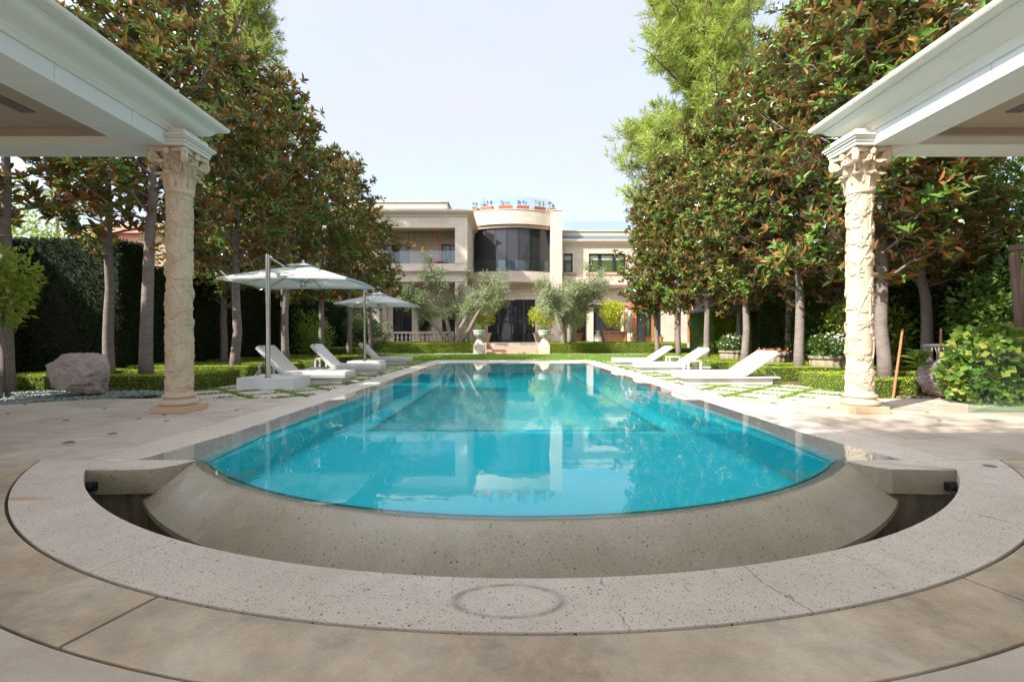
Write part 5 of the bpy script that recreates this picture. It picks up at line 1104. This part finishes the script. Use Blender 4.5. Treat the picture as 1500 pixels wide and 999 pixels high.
def umbrella():
    root = empty('cantilever_parasol')
    mb = MB(); i0 = 0; mb.box(-.6, .6, -.1, .75, .002, .26); mb.build('base', M['white'], root, bevel=.01)
    mb = MB(); mb.lathe([(.05, .26), (.05, 2.88), (.045, 2.9)], .02, .0, 0, 24); mb.lathe([(.08, .26), (.08, .275), (.05, .28)], .02, 0, 0, 20); mb.build('pole', M['steel'], root, smooth=True)
    cx, cy, zp, ze, hx, hy = .22, 1.22, 2.86, 2.44, 1.42, 1.06
    mb = MB(); nr = 12; N = 16; per = []
    for i in range(4*N):
        k, t = divmod(i, N); t /= N
        c = [(-1, -1), (1, -1), (1, 1), (-1, 1)]; a, b = c[k], c[(k+1) % 4]; per.append((a[0]+(b[0]-a[0])*t, a[1]+(b[1]-a[1])*t))
    vs = [(cx, cy, zp)]
    for j in range(1, nr+1):
        f = j/nr
        for px_, py_ in per:
            corner = min(abs(px_), abs(py_)); ed = (1-corner**2); sag = .05*ed*math.sin(math.pi*f); vs.append((cx+px_*hx*f, cy+py_*hy*f, zp-(zp-ze)*(f**1.15)-sag*.6+.03*ed*f*f))
    n = len(per); fs = [(0, 1+k, 1+(k+1) % n) for k in range(n)]+[(1+(j-1)*n+k, 1+j*n+k, 1+j*n+(k+1) % n, 1+(j-1)*n+(k+1) % n) for j in range(1, nr) for k in range(n)]
    vs += [(cx+px_*hx, cy+py_*hy, vs[1+(nr-1)*n+i][2]-.05) for i, (px_, py_) in enumerate(per)]; b = 1+(nr-1)*n
    fs += [(b+k, b+n+k, b+n+(k+1) % n, b+(k+1) % n) for k in range(n)]
    mb.add(vs, fs); c = mb.build('canopy', M['canopy'], root, smooth=True, auto=50)
    mb = MB(); mb.add([(cx, cy, zp+.07)]+[(cx+px_*.3, cy+py_*.25, zp-.02) for px_, py_ in per], [(0, 1+k, 1+(k+1) % n) for k in range(n)]); mb.build('vent', M['canopy'], c, smooth=True); mb = MB(); mb.lathe([(.03, 0), (.03, .06), (.0, .09)], cx, cy, zp+.05, 12); mb.build('finial', M['white'], c)
    for px_, py_ in ((-1, -1), (1, -1), (1, 1), (-1, 1), (0, -1), (0, 1), (1, 0), (-1, 0)):
        mb = MB(); mb.tube([(cx+px_*.05, cy+py_*.05, zp-.06), (cx+px_*hx*.5, cy+py_*hy*.5, zp-(zp-ze)*.45-.05), (cx+px_*hx*.97, cy+py_*hy*.97, ze-.0)], .014, 6); rb = mb.build('rib', M['steel'], root)
        mb = MB(); mb.tube([(cx, cy, 2.42), (cx+px_*hx*.45, cy+py_*hy*.45, zp-(zp-ze)*.4-.05)], .012, 6); mb.build('strut', M['steel'], rb)
    mb = MB(); mb.lathe([(.05, 2.34), (.07, 2.38), (.07, 2.46), (.03, 2.5), (.025, 2.8)], cx, cy, 0, 14); mb.build('hub', M['steel'], root)
    mb = MB(); mb.tube([(.02, 0, 2.86), (.22, .30, 2.70)], .022, 8); mb.tube([(.05, 0, 2.56), (cx, cy, 2.44)], .025, 8); mb.tube([(.02, 0, 2.86), (.10, .02, 2.84)], .03, 8); mb.build('arm', M['steel'], root)
    return root
um = umbrella()
place(um, -5.33, 9.78, 0, 'near white cantilever parasol above the first left lounger', 'white cantilever parasols', 'parasol'); place(um, -5.55, 16.9, 0, 'far smaller looking white cantilever parasol by the last left lounger', 'white cantilever parasols', 'parasol')

g = np.random.default_rng(404); n = 170; x = np.where(g.random(n) < .5, -1, 1)*g.uniform(4.0, 12, n); y = g.uniform(4.4, 20, n); k = (np.abs(x) < 6.8) | (y < 8.3); P = np.stack([x[k], y[k], np.full(k.sum(), .012)], 1); D = rdir(k.sum(), g)*np.array([1, 1, .15])
V, F = leaf_arrays(P, D, norm(np.tile([[0, 0, 1.]], (len(P), 1))+g.normal(size=P.shape)*.2), g.uniform(.06, .13, len(P)), g.uniform(.03, .05, len(P))); tag(mesh_np('leaf_litter', V, F, simple('dry leaf', (.22, .12, .06), .7)), 'dry brown fallen leaves scattered over the paving', 'leaves', kind='stuff')
# ------------------------------------------------------------------ far background
g = np.random.default_rng(60); n = 9000; t_ = g.random(n); a_ = g.uniform(0, 6.28, n); rr_ = (1.7*np.sin(np.pi*np.clip(t_, .06, 1)**.7)**.8+.1)*g.uniform(.75, 1.05, n)
P = np.stack([rr_*np.cos(a_), rr_*np.sin(a_), .6+t_*27], 1); V, F = rand_leaves(P, norm(P*np.array([1, 1, 0])+np.array([0, 0, 1.])), .55, .4, g); cyp = empty('cypress_tree'); mesh_np('crown', V, F, M['yew'], cyp); mb = MB(); mb.tube([(0, 0, -.1), (0, 0, 14), (0, 0, 26)], [.3, .2, .05], 8); mb.build('trunk', M['pinebark'], cyp)
for i, (x, y, s) in enumerate(((-9, -17, 1), (-3.6, -18, .9), (1.5, -19, .62), (4.2, -17.5, 1.05), (11, -17, .9))): put(cyp, x, y, i, (1, s), ['tall dark cypress behind the left pavilion', 'tall dark cypress behind the loggia, left of its middle', 'shortest dark cypress behind the loggia', 'tallest dark cypress behind the loggia', 'tall dark cypress behind the right pavilion'][i], 'cypresses behind the loggia')
def palm(x, y, H, seed, lab, fl=2.6):
    g = np.random.default_rng(seed); root = empty('palm_tree', (x, y, 0)); tag(root, lab, 'tree', 'palms beyond the garden'); mb = MB(); mb.tube([(0, 0, -.1), (.1, 0, H*.5), (0, 0, H)], [.24, .19, .16], 10); mb.build('trunk', M['palmbark'], root, smooth=True)
    Vs, Fs, b = [], [], 0
    for k in range(26):
        a = k*2.399; el = g.uniform(-.35, 1.2); d = np.array([math.cos(a)*math.cos(el), math.sin(a)*math.cos(el), math.sin(el)]); L = fl*g.uniform(.8, 1.1); T = np.linspace(.15, 1, 26); P = np.array([0, 0, H])+d*L*T[:, None]+np.array([0, 0, -1.])*(.55*L*T[:, None]**2)
        side = norm(np.cross(d, [0, 0, 1.]))
        for sg in (-1, 1):
            D = norm(d*.55+side*sg+np.array([0, 0, -.25])); ll = .55*np.sin(np.pi*np.clip(T, .1, .95))**.6+.08; V, F = leaf_arrays(P, np.tile(D, (26, 1)), np.tile([[0, 0, 1.]], (26, 1)), ll, ll*.09, True); Vs.append(V); Fs.append(F+b); b += len(V)
    mesh_np('crown', np.concatenate(Vs), np.concatenate(Fs), M['palm'], root)
palm(-52, 52, 17.5, 1, 'palm with a full crown, rightmost of the far left palms'); palm(-61, 61, 24, 2, 'taller palm trunk, leftmost of the far left palms'); palm(-59, 60.5, 24.5, 3, 'taller palm trunk beside the leftmost one'); palm(22, 21.5, 17.6, 4, 'palm whose fronds show above the right pavilion roof', 3.6)
root = empty('neighbour_house', (-38, 52, 0)); tag(root, 'pink house with clay tiled roof glimpsed through the left magnolias', 'house')
mb = MB(); mb.box(-12, 12, 0, 10, -.05, 13); mb.build('wall', M['pink'], root); mb = MB(); mb.prism([(-.8, 13), (10.8, 13), (5, 15.5)], 'x', -12.8, 12.8); mb.build('roof', M['rooftile'], root, recalc=True)
for k in range(5):
    mb = MB(); mb.box(-9.5+k*4.5, -8+k*4.5, -.08, -.02, 9.2, 11); mb.build('window', M['pane'], root)
